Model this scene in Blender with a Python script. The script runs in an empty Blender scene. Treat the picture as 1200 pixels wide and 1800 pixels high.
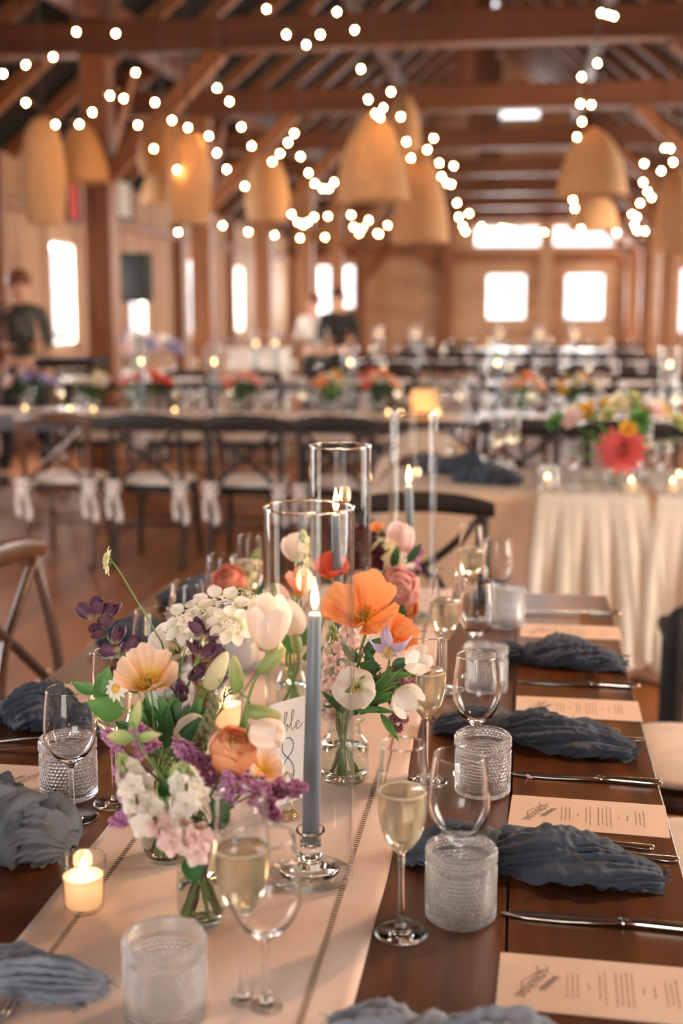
import bpy, math, random
from mathutils import Vector, Matrix, Euler, noise as mnoise

# ---------------------------------------------------------------- camera, sky, light, exposure
S = bpy.context.scene
COL = S.collection
S.view_settings.view_transform = 'Standard'
S.view_settings.look = 'None'
S.view_settings.gamma = 1.0
S.view_settings.use_curve_mapping = False
S.view_settings.exposure = 0.45
S.cycles.use_denoising = True
S.cycles.caustics_reflective = False
S.cycles.caustics_refractive = True
S.cycles.blur_glossy = 0.6
S.cycles.sample_clamp_indirect = 40.0
S.cycles.max_bounces = 14
S.cycles.transmission_bounces = 12
S.cycles.transparent_max_bounces = 32
S.cycles.diffuse_bounces = 4
S.cycles.glossy_bounces = 5
R = math.radians
PI = math.pi

cam_data = bpy.data.cameras.new('camera')
cam = bpy.data.objects.new('camera', cam_data)
COL.objects.link(cam)
cam.location = (0, 0, 1.5)
cam.rotation_euler = (R(90 - 9.2933), 0, R(8.2946))
cam_data.sensor_fit = 'VERTICAL'
cam_data.sensor_width = 24
cam_data.sensor_height = 36
cam_data.lens = 44
cam_data.clip_end = 200
cam_data.dof.use_dof = True
cam_data.dof.focus_distance = 1.82
cam_data.dof.aperture_fstop = 2.5
S.camera = cam

world = bpy.data.worlds.new('overcast_sky')
S.world = world
world.use_nodes = True
bg = world.node_tree.nodes['Background']
bg.inputs[0].default_value = (0.93, 0.97, 1.0, 1)
bg.inputs[1].default_value = 2.2

def area(name, loc, target, sx, sy, watts, col=(1, 0.93, 0.85)):
    d = bpy.data.lights.new(name, 'AREA')
    d.shape = 'RECTANGLE'; d.size = sx; d.size_y = sy; d.energy = watts; d.color = col
    o = bpy.data.objects.new(name, d); COL.objects.link(o)
    o.location = loc
    o.rotation_euler = (Vector(target) - Vector(loc)).to_track_quat('-Z', 'Y').to_euler()
    return o
# daylight entering by the real openings of the barn: the wide door behind the camera, side doors, windows
area('door_daylight', (-0.9, -3.85, 1.6), (-0.9, 3, 1.0), 2.4, 2.6, 130)
area('side_door_daylight', (4.1, 3.2, 1.6), (-1, 3.2, 1.0), 2.0, 2.4, 190, (1, 0.86, 0.70))
area('side_door_daylight', (-5.6, 4.2, 1.6), (0, 4.2, 1.0), 1.8, 2.4, 140, (0.92, 0.95, 1))
area('side_door_daylight', (4.1, 11.5, 1.6), (-1, 11.5, 1.2), 2.4, 2.5, 300, (1, 0.90, 0.78))

# ---------------------------------------------------------------- helpers
def sc(r, g, b):
    f = lambda c: (c/255/12.92) if c <= 10 else ((c/255 + 0.055)/1.055)**2.4
    return (f(r), f(g), f(b), 1)

class NT:
    def __init__(self, name):
        self.m = bpy.data.materials.new(name); self.m.use_nodes = True
        self.t = self.m.node_tree; self.t.nodes.clear()
        self.out = self.n('ShaderNodeOutputMaterial')
    def n(self, typ, **kw):
        o = self.t.nodes.new(typ)
        for k, v in kw.items(): setattr(o, k, v)
        return o
    def l(self, a, b): self.t.links.new(a, b)
    def surf(self, s): self.l(s, self.out.inputs['Surface'])
    def coord(self, scale=(1, 1, 1), kind='Object'):
        tc = self.n('ShaderNodeTexCoord'); mp = self.n('ShaderNodeMapping')
        mp.inputs['Scale'].default_value = scale
        self.l(tc.outputs[kind], mp.inputs['Vector']); return mp.outputs['Vector']
    def noise(self, vec, scale, detail=4, rough=0.55):
        o = self.n('ShaderNodeTexNoise'); o.inputs['Scale'].default_value = scale
        o.inputs['Detail'].default_value = detail; o.inputs['Roughness'].default_value = rough
        if vec: self.l(vec, o.inputs['Vector'])
        return o.outputs['Fac']
    def ramp(self, fac, stops):
        o = self.n('ShaderNodeValToRGB'); e = o.color_ramp.elements
        while len(e) < len(stops): e.new(0.5)
        for q, (p, c) in zip(e, stops): q.position = p; q.color = c
        self.l(fac, o.inputs['Fac']); return o.outputs['Color']
    def bump(self, fac, strength, dist=0.002):
        o = self.n('ShaderNodeBump'); o.inputs['Strength'].default_value = strength
        o.inputs['Distance'].default_value = dist
        self.l(fac, o.inputs['Height']); return o.outputs['Normal']
    def bsdf(self, col=None, rough=0.5, metal=0, **kw):
        p = self.n('ShaderNodeBsdfPrincipled')
        if isinstance(col, tuple): p.inputs['Base Color'].default_value = col
        elif col is not None: self.l(col, p.inputs['Base Color'])
        p.inputs['Roughness'].default_value = rough; p.inputs['Metallic'].default_value = metal
        for k, v in kw.items(): p.inputs[k.replace('_', ' ')].default_value = v
        return p

def plain(name, col, rough=0.5, metal=0, var=0.12, scale=30, bump=0, **kw):
    t = NT(name); v = t.coord()
    f = t.noise(v, scale)
    dk = tuple(c*(1-var) for c in col[:3]) + (1,); lt = tuple(min(1, c*(1+var)) for c in col[:3]) + (1,)
    p = t.bsdf(t.ramp(f, [(0.3, dk), (0.7, lt)]), rough, metal, **kw)
    if bump: t.l(t.bump(f, bump), p.inputs['Normal'])
    t.surf(p.outputs[0]); return t.m

def wood(name, c1, c2, rough=0.45, scale=(3, 40, 40), coat=0, bump=0.25, kind='Object'):
    t = NT(name); v = t.coord(scale, kind)
    f = t.noise(v, 1.0, 6, 0.62)
    v2 = t.coord(tuple(s*0.25 for s in scale), kind); f2 = t.noise(v2, 1.0, 3)
    mx = t.n('ShaderNodeMath', operation='ADD'); t.l(f, mx.inputs[0]); t.l(f2, mx.inputs[1])
    hf = t.n('ShaderNodeMath', operation='MULTIPLY'); hf.inputs[1].default_value = 0.5; t.l(mx.outputs[0], hf.inputs[0])
    p = t.bsdf(t.ramp(hf.outputs[0], [(0.34, c1), (0.66, c2)]), rough)
    p.inputs['Coat Weight'].default_value = coat; p.inputs['Coat Roughness'].default_value = 0.22
    t.l(t.bump(f, bump), p.inputs['Normal']); t.surf(p.outputs[0]); return t.m

def cloth(name, col, weave=900, transl=0.25, rough=0.9, var=0.1, nscale=14, bump=0.3):
    t = NT(name); v = t.coord()
    f = t.noise(v, nscale, 5)
    dk = tuple(c*(1-var) for c in col[:3]) + (1,); lt = tuple(min(1, c*(1+var)) for c in col[:3]) + (1,)
    cr = t.ramp(f, [(0.3, dk), (0.7, lt)])
    p = t.bsdf(cr, rough); p.inputs['Sheen Weight'].default_value = 0.15
    w = t.noise(v, weave, 2); nb = t.bump(w, bump, 0.0006); t.l(nb, p.inputs['Normal'])
    tr = t.n('ShaderNodeBsdfTranslucent'); t.l(cr, tr.inputs['Color'])
    mx = t.n('ShaderNodeMixShader'); mx.inputs[0].default_value = transl
    t.l(p.outputs[0], mx.inputs[1]); t.l(tr.outputs[0], mx.inputs[2]); t.surf(mx.outputs[0]); return t.m

def petalmat(name, stops, transl=0.4, rough=0.6, vein=0.25, nscale=60):
    """pigment runs from a petal's base to its tip (attribute 'along'), with fine veins"""
    t = NT(name)
    a = t.n('ShaderNodeAttribute'); a.attribute_name = 'along'
    v = t.coord(); f = t.noise(v, nscale, 3)
    s = t.n('ShaderNodeMath', operation='MULTIPLY_ADD'); s.inputs[1].default_value = vein; s.inputs[2].default_value = -vein*0.5
    t.l(f, s.inputs[0])
    ad = t.n('ShaderNodeMath', operation='ADD', use_clamp=True); t.l(a.outputs['Fac'], ad.inputs[0]); t.l(s.outputs[0], ad.inputs[1])
    cr = t.ramp(ad.outputs[0], stops)
    p = t.bsdf(cr, rough); t.l(t.bump(f, 0.25, 0.001), p.inputs['Normal'])
    tr = t.n('ShaderNodeBsdfTranslucent'); t.l(cr, tr.inputs['Color'])
    mx = t.n('ShaderNodeMixShader'); mx.inputs[0].default_value = transl
    t.l(p.outputs[0], mx.inputs[1]); t.l(tr.outputs[0], mx.inputs[2]); t.surf(mx.outputs[0]); return t.m

def thin_glass(name, tint=(0.97, 0.98, 0.98, 1), ior=1.42, rough=0.0):
    t = NT(name)
    fr = t.n('ShaderNodeFresnel'); ge = t.n('ShaderNodeNewGeometry')
    im = t.n('ShaderNodeMapRange'); im.inputs['To Min'].default_value = ior; im.inputs['To Max'].default_value = 1/ior
    t.l(ge.outputs['Backfacing'], im.inputs['Value']); t.l(im.outputs['Result'], fr.inputs['IOR'])
    tr = t.n('ShaderNodeBsdfTransparent'); tr.inputs['Color'].default_value = tint
    gl = t.n('ShaderNodeBsdfGlossy'); gl.inputs['Roughness'].default_value = rough
    mx = t.n('ShaderNodeMixShader'); t.l(fr.outputs[0], mx.inputs[0])
    t.l(tr.outputs[0], mx.inputs[1]); t.l(gl.outputs[0], mx.inputs[2]); t.surf(mx.outputs[0]); return t.m

def glass(name, col=(1, 1, 1, 1), rough=0.0, ior=1.45, milk=0.0, milkcol=(0.9, 0.88, 0.85, 1)):
    t = NT(name)
    p = t.bsdf(col, rough); p.inputs['Transmission Weight'].default_value = 1; p.inputs['IOR'].default_value = ior
    if milk:
        d = t.n('ShaderNodeBsdfTranslucent'); d.inputs['Color'].default_value = milkcol
        e = t.n('ShaderNodeBsdfDiffuse'); e.inputs['Color'].default_value = milkcol
        m1 = t.n('ShaderNodeMixShader'); m1.inputs[0].default_value = 0.5
        t.l(d.outputs[0], m1.inputs[1]); t.l(e.outputs[0], m1.inputs[2])
        mx = t.n('ShaderNodeMixShader'); mx.inputs[0].default_value = milk
        t.l(p.outputs[0], mx.inputs[1]); t.l(m1.outputs[0], mx.inputs[2]); t.surf(mx.outputs[0])
    else: t.surf(p.outputs[0])
    return t.m

def glow(name, col, strength):
    t = NT(name); e = t.n('ShaderNodeEmission'); e.inputs[0].default_value = col; e.inputs[1].default_value = strength
    t.surf(e.outputs[0]); return t.m

class MB:
    def __init__(self): self.v = []; self.f = []; self.a = []; self.mi = []
    def add(self, vs, fs, al=None, m=0):
        b = len(self.v); self.v += [Vector(p) for p in vs]
        self.a += list(al) if al else [0.5]*len(vs)
        self.f += [tuple(i+b for i in f) for f in fs]; self.mi += [m]*len(fs); return self
    def box(self, c, s, M=None, m=0):
        c = Vector(c); hx, hy, hz = s[0]/2, s[1]/2, s[2]/2
        vs = [c + Vector((x*hx, y*hy, z*hz)) for x in (-1, 1) for y in (-1, 1) for z in (-1, 1)]
        if M: vs = [M @ p for p in vs]
        return self.add(vs, [(0, 1, 3, 2), (4, 6, 7, 5), (0, 4, 5, 1), (2, 3, 7, 6), (0, 2, 6, 4), (1, 5, 7, 3)], m=m)
    def lathe(self, prof, segs=32, M=None, m=0, al=None):
        """prof: list of (radius, z), outer side walked upward; r = 0 ends are poles"""
        vs, fs, rows, aa = [], [], [], []
        for k, (r, z) in enumerate(prof):
            a_ = al[k] if al else 0.5
            if r <= 1e-7: rows.append([len(vs)]); vs.append(Vector((0, 0, z))); aa.append(a_)
            else:
                rows.append(list(range(len(vs), len(vs)+segs)))
                for i in range(segs):
                    t = 2*PI*i/segs; vs.append(Vector((r*math.cos(t), r*math.sin(t), z))); aa.append(a_)
        for A, B in zip(rows, rows[1:]):
            for i in range(segs):
                j = (i+1) % segs
                if len(A) == 1 and len(B) == 1: continue
                if len(A) == 1: fs.append((A[0], B[j], B[i]))
                elif len(B) == 1: fs.append((A[i], A[j], B[0]))
                else: fs.append((A[i], A[j], B[j], B[i]))
        if M: vs = [M @ p for p in vs]
        return self.add(vs, fs, aa, m)
    def tube(self, pts, rad, segs=8, m=0, al=None, caps=True):
        pts = [Vector(p) for p in pts]; n = len(pts)
        if not isinstance(rad, (list, tuple)): rad = [rad]*n
        vs, fs, aa = [], [], []
        tang = [(pts[min(i+1, n-1)] - pts[max(i-1, 0)]).normalized() for i in range(n)]
        up = Vector((0, 0, 1)) if abs(tang[0].z) < 0.9 else Vector((1, 0, 0))
        nx = tang[0].cross(up).normalized()
        for i in range(n):
            nx = (nx - tang[i]*nx.dot(tang[i])).normalized(); ny = tang[i].cross(nx)
            for k in range(segs):
                t = 2*PI*k/segs; vs.append(pts[i] + (nx*math.cos(t) + ny*math.sin(t))*rad[i]); aa.append(i/(n-1))
        for i in range(n-1):
            for k in range(segs):
                j = (k+1) % segs; fs.append((i*segs+k, i*segs+j, (i+1)*segs+j, (i+1)*segs+k))
        if caps: fs.append(tuple(range(segs-1, -1, -1))); fs.append(tuple((n-1)*segs+k for k in range(segs)))
        return self.add(vs, fs, al or aa, m)
    def ball(self, c, r, segs=12, rings=8, M=None, m=0, al=None):
        r = (r, r, r) if not isinstance(r, (list, tuple)) else r
        c = Vector(c); prof = [(math.sin(PI*i/rings), -math.cos(PI*i/rings)) for i in range(rings+1)]
        prof[0] = (0, -1); prof[-1] = (0, 1)
        T = Matrix.Translation(c) @ (M or Matrix()) @ Matrix.Diagonal((r[0], r[1], r[2], 1))
        return self.lathe(prof, segs, T, m, [al if al is not None else i/rings for i in range(rings+1)])
    def grid(self, fn, nu, nv, cu=False, cv=False, m=0, flip=False):
        """fn(u, v) -> (point, along)"""
        vs, aa, fs = [], [], []
        for i in range(nu + (0 if cu else 1)):
            for j in range(nv + (0 if cv else 1)):
                p, a = fn(i/nu, j/nv); vs.append(Vector(p)); aa.append(a)
        W = nv + (0 if cv else 1); Hn = nu + (0 if cu else 1)
        for i in range(nu):
            for j in range(nv):
                q = (i*W+j, ((i+1) % Hn)*W+j, ((i+1) % Hn)*W+(j+1) % W, i*W+(j+1) % W)
                fs.append(q[::-1] if flip else q)
        return self.add(vs, fs, aa, m)

ORG = {}
def obj(name, mb, mat, parent=None, smooth=True, bevel=0, solid=0, sub=0, angle=None):
    """one mesh object; vertices are given in world space and moved into the parent's space"""
    o_ = ORG.get(parent.name, Vector()) if parent else Vector()
    me = bpy.data.meshes.new(name)
    me.from_pydata([tuple(p - o_) for p in mb.v], [], mb.f)
    at = me.attributes.new('along', 'FLOAT', 'POINT')
    at.data.foreach_set('value', [float(x) for x in mb.a])
    mats = mat if isinstance(mat, (list, tuple)) else [mat]
    for q in mats: me.materials.append(q)
    if len(mats) > 1: me.polygons.foreach_set('material_index', mb.mi)
    if smooth:
        me.polygons.foreach_set('use_smooth', [True]*len(me.polygons))
        if angle: me.set_sharp_from_angle(angle=R(angle))
    me.update()
    o = bpy.data.objects.new(name, me); COL.objects.link(o)
    if parent: o.parent = parent
    ORG[o.name] = o_ if parent else Vector()
    if bevel:
        b = o.modifiers.new('bevel', 'BEVEL'); b.width = bevel; b.segments = 2; b.limit_method = 'ANGLE'
    if solid:
        b = o.modifiers.new('solidify', 'SOLIDIFY'); b.thickness = solid; b.offset = 0
    if sub:
        b = o.modifiers.new('subsurf', 'SUBSURF'); b.levels = sub; b.render_levels = sub
    return o

def tag(o, label=None, cat=None, group=None, kind=None):
    if label: o['label'] = label
    if cat: o['category'] = cat
    if group: o['group'] = group
    if kind: o['kind'] = kind
    return o

def thing(name, label, cat, loc=(0, 0, 0), group=None):
    o = bpy.data.objects.new(name, None); COL.objects.link(o)
    o.empty_display_size = 0.05; o.location = loc; ORG[o.name] = Vector(loc)
    return tag(o, label, cat, group)

def dup(root, label=None, loc=None, rotz=0, group=None, scale=None):
    """a copy of a thing with copies of its parts and sub-parts (mesh data shared)"""
    r = root.copy(); COL.objects.link(r)
    if loc is not None: r.location = loc
    r.rotation_euler = (0, 0, rotz)
    if scale: r.scale = (scale,)*3 if not isinstance(scale, tuple) else scale
    if label: r['label'] = label
    if group: r['group'] = group
    for ch in list(root.children):
        c = ch.copy(); COL.objects.link(c); c.parent = r
        for g in list(ch.children):
            d = g.copy(); COL.objects.link(d); d.parent = c
    return r

def place(o, loc, rotz=0, label=None, group=None):
    o.location = loc; o.rotation_euler = (0, 0, rotz)
    return tag(o, label, None, group)

def spline(pts, n=24):
    """Catmull-Rom through the points"""
    P = [Vector(p) for p in pts]
    if len(P) == 2: return [P[0].lerp(P[1], i/n) for i in range(n+1)]
    P = [P[0]*2 - P[1]] + P + [P[-1]*2 - P[-2]]
    out = []; m = len(P) - 3
    for i in range(n+1):
        t = i/n*m; k = min(int(t), m-1); t -= k
        a, b, c, d = P[k:k+4]
        out.append(0.5*((2*b) + (c-a)*t + (2*a-5*b+4*c-d)*t*t + (3*b-a-3*c+d)*t**3))
    return out

def frame(pos, axis, roll=0):
    """matrix whose +Z looks along axis"""
    q = Vector(axis).normalized().to_track_quat('Z', 'Y')
    return Matrix.Translation(Vector(pos)) @ q.to_matrix().to_4x4() @ Matrix.Rotation(roll, 4, 'Z')

# ---------------------------------------------------------------- materials of the building
M_floor = wood('floor_boards', sc(108, 60, 28), sc(170, 102, 54), 0.5, (22, 0.8, 10), coat=0.0)
M_wall = wood('barn_boards', sc(160, 118, 84), sc(208, 166, 128), 0.7, (9, 9, 0.7))
M_far = wood('plank_panelling', sc(176, 136, 100), sc(216, 178, 142), 0.65, (0.8, 6, 7))
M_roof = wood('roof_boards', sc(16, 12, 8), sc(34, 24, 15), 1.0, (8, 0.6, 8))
M_timber = wood('old_timber', sc(112, 66, 36), sc(170, 108, 62), 0.55, (1.2, 14, 14))
M_beam = wood('dark_beam', sc(72, 38, 18), sc(118, 66, 32), 0.55, (0.9, 12, 12))
M_frame = plain('window_paint', sc(205, 190, 170), 0.5)
M_pane = thin_glass('window_pane', (0.98, 0.99, 1, 1))

def struct(o): return tag(o, kind='structure')
def wall(name, axis, at, a0, a1, zt, holes, mat, th=0.16):
    """a wall of boards with real openings: axis 'x' = runs along X at Y = at"""
    As = sorted({a0, a1, *[h[0] for h in holes], *[h[1] for h in holes]}); Zs = sorted({0, zt, *[h[2] for h in holes], *[h[3] for h in holes]})
    b = MB()
    for p, q in zip(As, As[1:]):
        for z0, z1 in zip(Zs, Zs[1:]):
            ca, cz = (p+q)/2, (z0+z1)/2
            if any(h[0] < ca < h[1] and h[2] < cz < h[3] for h in holes): continue
            if axis == 'x': b.box((ca, at, cz), (q-p, th, z1-z0))
            else: b.box((at, ca, cz), (th, q-p, z1-z0))
    return struct(obj(name, b, mat, smooth=False))

XL, XR, YB, YF = -5.7, 4.2, -4.2, 30.0
b = MB().box(((XL+XR)/2, (YB+YF)/2, -0.06), (XR-XL+0.4, YF-YB+0.4, 0.12)); struct(obj('floor', b, M_floor, smooth=False))
b = MB().box((0, 10, -0.35), (160, 160, 0.3)); struct(obj('ground', b, plain('yard_gravel', sc(150, 140, 125), 0.9), smooth=False))
LW = [(y-0.42, y+0.42, 1.02, 2.3) for y in (11.4, 15.0, 18.0, 21.2, 24.6)]
RW = [(y-0.42, y+0.42, 1.02, 2.3) for y in (16.5, 19.5, 22.5, 25.5, 28)]
FW = [(-0.95, 0.0, 1.2, 2.28), (0.85, 1.78, 1.2, 2.28), (-1.25, 0.3, 2.86, 3.36), (0.55, 2.1, 2.86, 3.36),
      (-4.95, -4.42, 1.2, 2.5), (-4.32, -4.02, 1.45, 2.5), (3.45, 4.0, 0.9, 2.4), (-0.72, 0.22, 5.72, 6.28), (1.42, 2.06, 5.85, 6.3)]
wall('wall_left', 'y', XL, YB, YF, 3.15, LW + [(3.25, 5.15, 0.0, 2.85)], M_wall)
wall('wall_right', 'y', XR, YB, YF, 3.15, RW + [(2.15, 4.25, 0.0, 2.85), (10.2, 12.8, 0, 2.9)], M_wall)
wall('wall_far', 'x', YF, XL, XR, 7.35, FW, M_far)
wall('wall_back', 'x', YB, XL, XR, 7.35, [(-2.2, 0.4, 0.0, 2.95)], M_wall)
RX, RZ, EZ = -0.75, 7.25, 3.05
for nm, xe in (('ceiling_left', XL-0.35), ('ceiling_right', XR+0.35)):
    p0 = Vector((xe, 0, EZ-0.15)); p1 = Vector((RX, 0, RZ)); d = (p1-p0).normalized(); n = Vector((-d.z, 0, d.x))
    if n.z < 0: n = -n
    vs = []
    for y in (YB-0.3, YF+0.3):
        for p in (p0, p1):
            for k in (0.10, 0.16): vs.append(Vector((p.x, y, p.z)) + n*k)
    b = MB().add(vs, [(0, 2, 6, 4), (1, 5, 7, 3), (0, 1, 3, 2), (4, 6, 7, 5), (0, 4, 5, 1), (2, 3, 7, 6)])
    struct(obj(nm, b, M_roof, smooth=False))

def timber(name, p0, p1, w, h, mat, roll=0):
    p0, p1 = Vector(p0), Vector(p1); L = (p1-p0).length
    b = MB().box((L/2, 0, 0), (L, w, h)); o = struct(obj(name, b, mat, smooth=False, bevel=0.012))
    x = (p1-p0).normalized(); up = Vector((0, 0, 1)) if abs(x.z) < 0.95 else Vector((0, 1, 0))
    y = up.cross(x).normalized(); z = x.cross(y)
    o.matrix_world = Matrix.Translation(p0) @ Matrix((x, y, z)).transposed().to_4x4()
    return o
PL, PR = -3.8, 2.3
BAY = [7.4, 11.1, 14.7, 18.2, 21.8, 25.4, 29.0]
for i, y in enumerate(BAY):
    if i: timber('timber_post', (PL, y, 0), (PL, y, 3.68), 0.24, 0.24, M_timber)
    if i: timber('timber_post', (PR, y, 0), (PR, y, 3.68), 0.22, 0.22, M_timber)
    timber('tie_beam', (XL+0.1, y, 3.82), (XR-0.1, y, 3.82), 0.24, 0.27, M_beam)
    for px, sg in ((PL, 1), (PR, -1)):
        if i: timber('brace', (px + sg*0.05, y, 2.62), (px + sg*1.12, y, 3.7), 0.14, 0.15, M_timber)
        if i: timber('brace', (px, y+0.08, 2.75), (px, y+0.95, 3.7), 0.12, 0.13, M_timber)
    timber('king_post', (RX, y, 3.95), (RX, y, 6.9), 0.2, 0.2, M_beam)
for px in (PL, PR): timber('wall_plate', (px, -4, 4.08), (px, 29.9, 4.08), 0.22, 0.24, M_beam)
for px, z in ((-2.4, 5.55), (1.0, 5.55)): timber('purlin', (px, -4, z), (px, 29.9, z), 0.16, 0.18, M_beam)
y = 5.0
while y < 29.9:
    timber('rafter', (XL-0.1, y, EZ-0.0), (RX, y, RZ-0.02), 0.13, 0.15, M_timber)
    timber('rafter', (XR+0.1, y, EZ-0.0), (RX, y, RZ-0.02), 0.13, 0.15, M_timber)
    y += 1.22
# timber frame of the far wall: big double doors and studs
for x in (-1.85, 2.42): timber('door_post', (x, 29.78, 0), (x, 29.78, 3.6), 0.28, 0.26, M_timber)
timber('door_header', (-1.85, 29.78, 3.62), (2.42, 29.78, 3.62), 0.24, 0.3, M_beam)
timber('door_rail', (-1.75, 29.8, 2.62), (2.32, 29.8, 2.62), 0.14, 0.2, M_timber)
for x in (0.425,): timber('door_stile', (x, 29.8, 0), (x, 29.8, 3.5), 0.3, 0.16, M_far)
timber('wall_girt', (XL, 29.8, 2.75), (-1.9, 29.8, 2.75), 0.14, 0.2, M_timber)
timber('wall_brace', (-4.0, 29.8, 2.0), (-2.6, 29.8, 3.4), 0.12, 0.16, M_timber)
timber('wall_brace', (-2.0, 29.8, 2.3), (-3.0, 29.8, 3.4), 0.12, 0.16, M_timber)
for y in (12.9, 16.5, 20.0, 23.6, 27): timber('wall_stud', (XL+0.14, y, 0), (XL+0.14, y, 3.1), 0.14, 0.16, M_timber)
timber('wall_girt', (XL+0.13, 6, 2.62), (XL+0.13, 29.8, 2.62), 0.1, 0.14, M_timber)
timber('wall_girt', (XL+0.13, 6, 0.85), (XL+0.13, 29.8, 0.85), 0.1, 0.14, M_timber)

# windows: painted frame, glazing bar, a pane of glass in each opening
wn = 0
def window(axis, at, h):
    global wn; wn += 1
    a0, a1, z0, z1 = h; ca, cz, w, hh = (a0+a1)/2, (z0+z1)/2, a1-a0, z1-z0
    root = bpy.data.objects.new('window_%d' % wn, None); COL.objects.link(root); struct(root)
    root.location = (ca, at, cz) if axis == 'x' else (at, ca, cz); ORG[root.name] = Vector(root.location)
    b = MB(); t = 0.05
    def bx(a, z, sa, sz, th):
        b_ = b if th > 0.02 else g
        b_.box((a, at, z) if axis == 'x' else (at, a, z), (sa, th, sz) if axis == 'x' else (th, sa, sz))
    g = MB()
    for a in (a0+t/2, a1-t/2): bx(a, cz, t, hh, 0.1)
    for z in (z0+t/2, z1-t/2): bx(ca, z, w-2*t, t, 0.1)
    if hh > 0.9: bx(ca, cz, w-2*t, 0.025, 0.06)
    bx(ca, cz, w-2*t, hh-2*t, 0.008)
    struct(obj('window_frame', b, M_frame, root, smooth=False)); struct(obj('pane', g, M_pane, root, smooth=False))
for h in LW: window('y', XL, h)
for h in RW: window('y', XR, h)
for h in FW: window('x', YF, h)
# daylight through the panes
for h in LW: area('window_daylight', (XL-0.12, (h[0]+h[1])/2, (h[2]+h[3])/2), (0, (h[0]+h[1])/2, 1.2), 0.78, 1.2, 115, (1, 0.95, 0.88))
for h in RW: area('window_daylight', (XR+0.12, (h[0]+h[1])/2, (h[2]+h[3])/2), (0, (h[0]+h[1])/2, 1.2), 0.78, 1.2, 115, (1, 0.95, 0.88))
for h in FW: area('window_daylight', ((h[0]+h[1])/2, YF+0.12, (h[2]+h[3])/2), ((h[0]+h[1])/2, 0, (h[2]+h[3])/2), h[1]-h[0]-0.04, h[3]-h[2]-0.04, 105*(h[1]-h[0])*(h[3]-h[2]), (1, 0.97, 0.93))

# ---------------------------------------------------------------- string lights and woven pendants
M_bulb = glow('bulb_filament_glass', (1.0, 0.49, 0.155, 1), 240)
M_cord = plain('black_cord', sc(40, 30, 24), 0.6)
M_sock = plain('bulb_socket', sc(46, 34, 26), 0.5)
bulb_mb = MB().lathe([(0, -0.046), (0.005, -0.044), (0.0085, -0.037), (0.0085, -0.032), (0.007, -0.026), (0.0055, -0.022), (0, -0.021)], 12)
sock_mb = MB().lathe([(0, -0.025), (0.013, -0.025), (0.014, -0.002), (0.008, 0.004), (0, 0.004)], 10)
bulb_me = obj('bulb', bulb_mb, M_bulb); sock_me = obj('socket', sock_mb, M_sock)
b_data, s_data = bulb_me.data, sock_me.data
bpy.data.objects.remove(bulb_me); bpy.data.objects.remove(sock_me)
def string_lights(label, pts):
    t = thing('string_lights', label, 'string lights', pts[0], 'warm globe string lights under the roof beams')
    path = spline(pts, 6*len(pts))
    ceil = lambda p: Vector((p[0], p[1], 3.05 + 0.838*min(p[0]+5.8, 4.3-p[0])*(1 if p[0] < RX else 0.82)))
    obj('cord', MB().tube([ceil(pts[0])] + path + [ceil(pts[-1])], 0.005, 5), M_cord, t)
    for p in pts:
        for nm, dt in (('bulb', b_data), ('socket', s_data)):
            o = bpy.data.objects.new(nm, dt); COL.objects.link(o); o.parent = t
            o.location = Vector(p) - Vector(pts[0])
string_lights('short rising run of bulbs against the rafters at upper left', [(-3.3656, 8, 3.016), (-3.21, 8, 3.0678), (-3.0255, 8, 3.1114), (-2.8651, 8, 3.2587)])
string_lights('bulb run dropping from beside the tall post to the twin woven shades', [(-2.6074, 8, 3.2406), (-2.6081, 8.4, 3.075), (-2.5983, 8.8, 2.9451), (-2.5264, 9.4, 2.8546), (-2.4674, 9.8, 2.8451), (-2.5044, 10.2, 2.7657), (-2.4977, 10.5, 2.6686)])
string_lights('bulb run sagging in front of the tall post and slim basket shade', [(-3.22, 8, 2.8334), (-3.0263, 8, 2.6953), (-2.938, 8.2, 2.7218), (-2.8807, 8.3, 2.8112), (-2.8225, 8.5, 2.9474), (-2.7915, 8.7, 2.9602), (-2.7875, 9, 2.8241), (-2.7629, 9.3, 2.695), (-2.6474, 9.4, 2.9102), (-2.6716, 9.6, 2.5745), (-2.6391, 9.8, 2.6557)])
string_lights('bulb run curling from the orange brace to above the small pale shade', [(-2.2024, 9, 3.0641), (-2.1836, 9.3, 3.0183), (-2.2095, 9.8, 2.9079), (-2.2175, 10.2, 2.8138), (-2.1715, 10.8, 2.7568), (-2.1409, 11, 2.8456), (-2.1267, 11.3, 2.9738), (-2.1248, 11.6, 3.0918)])
string_lights('V of large bulbs hanging from the top tie beam', [(-1.5541, 7.6, 3.2658), (-1.4361, 7.6, 3.1188), (-1.3175, 7.6, 3.0579), (-1.2327, 7.6, 3.1127), (-1.1348, 7.6, 3.2363)])
string_lights('bulb run falling to the tip of the big bell shade', [(-1.0579, 7.8, 3.1748), (-1.0457, 8, 2.9859), (-1.0241, 8.2, 2.8353), (-0.9884, 8.3, 2.7626), (-0.9704, 8.4, 2.7523), (-0.9634, 8.5, 2.828), (-0.9222, 8.6, 2.944), (-0.8766, 8.8, 2.8126)])
string_lights('low bulb festoon in the middle, left of the big bell shade', [(-2.6796, 12, 2.6701), (-2.5974, 12.4, 2.7393), (-2.5057, 12.8, 2.7321), (-2.5318, 13.3, 2.6106), (-2.5275, 13.6, 2.5216), (-2.5318, 14, 2.4648), (-2.5209, 14.3, 2.4534), (-2.5202, 14.6, 2.505), (-2.5138, 15, 2.591), (-2.4127, 15.4, 2.6251)])
string_lights('lowest nearly level bulb run above the left aisle windows', [(-3.6196, 13, 2.3097), (-3.2886, 13.6, 2.4092), (-3.0936, 14, 2.365), (-2.8963, 14.5, 2.3547), (-2.6862, 15, 2.3485), (-2.48, 15.6, 2.3868)])
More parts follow.
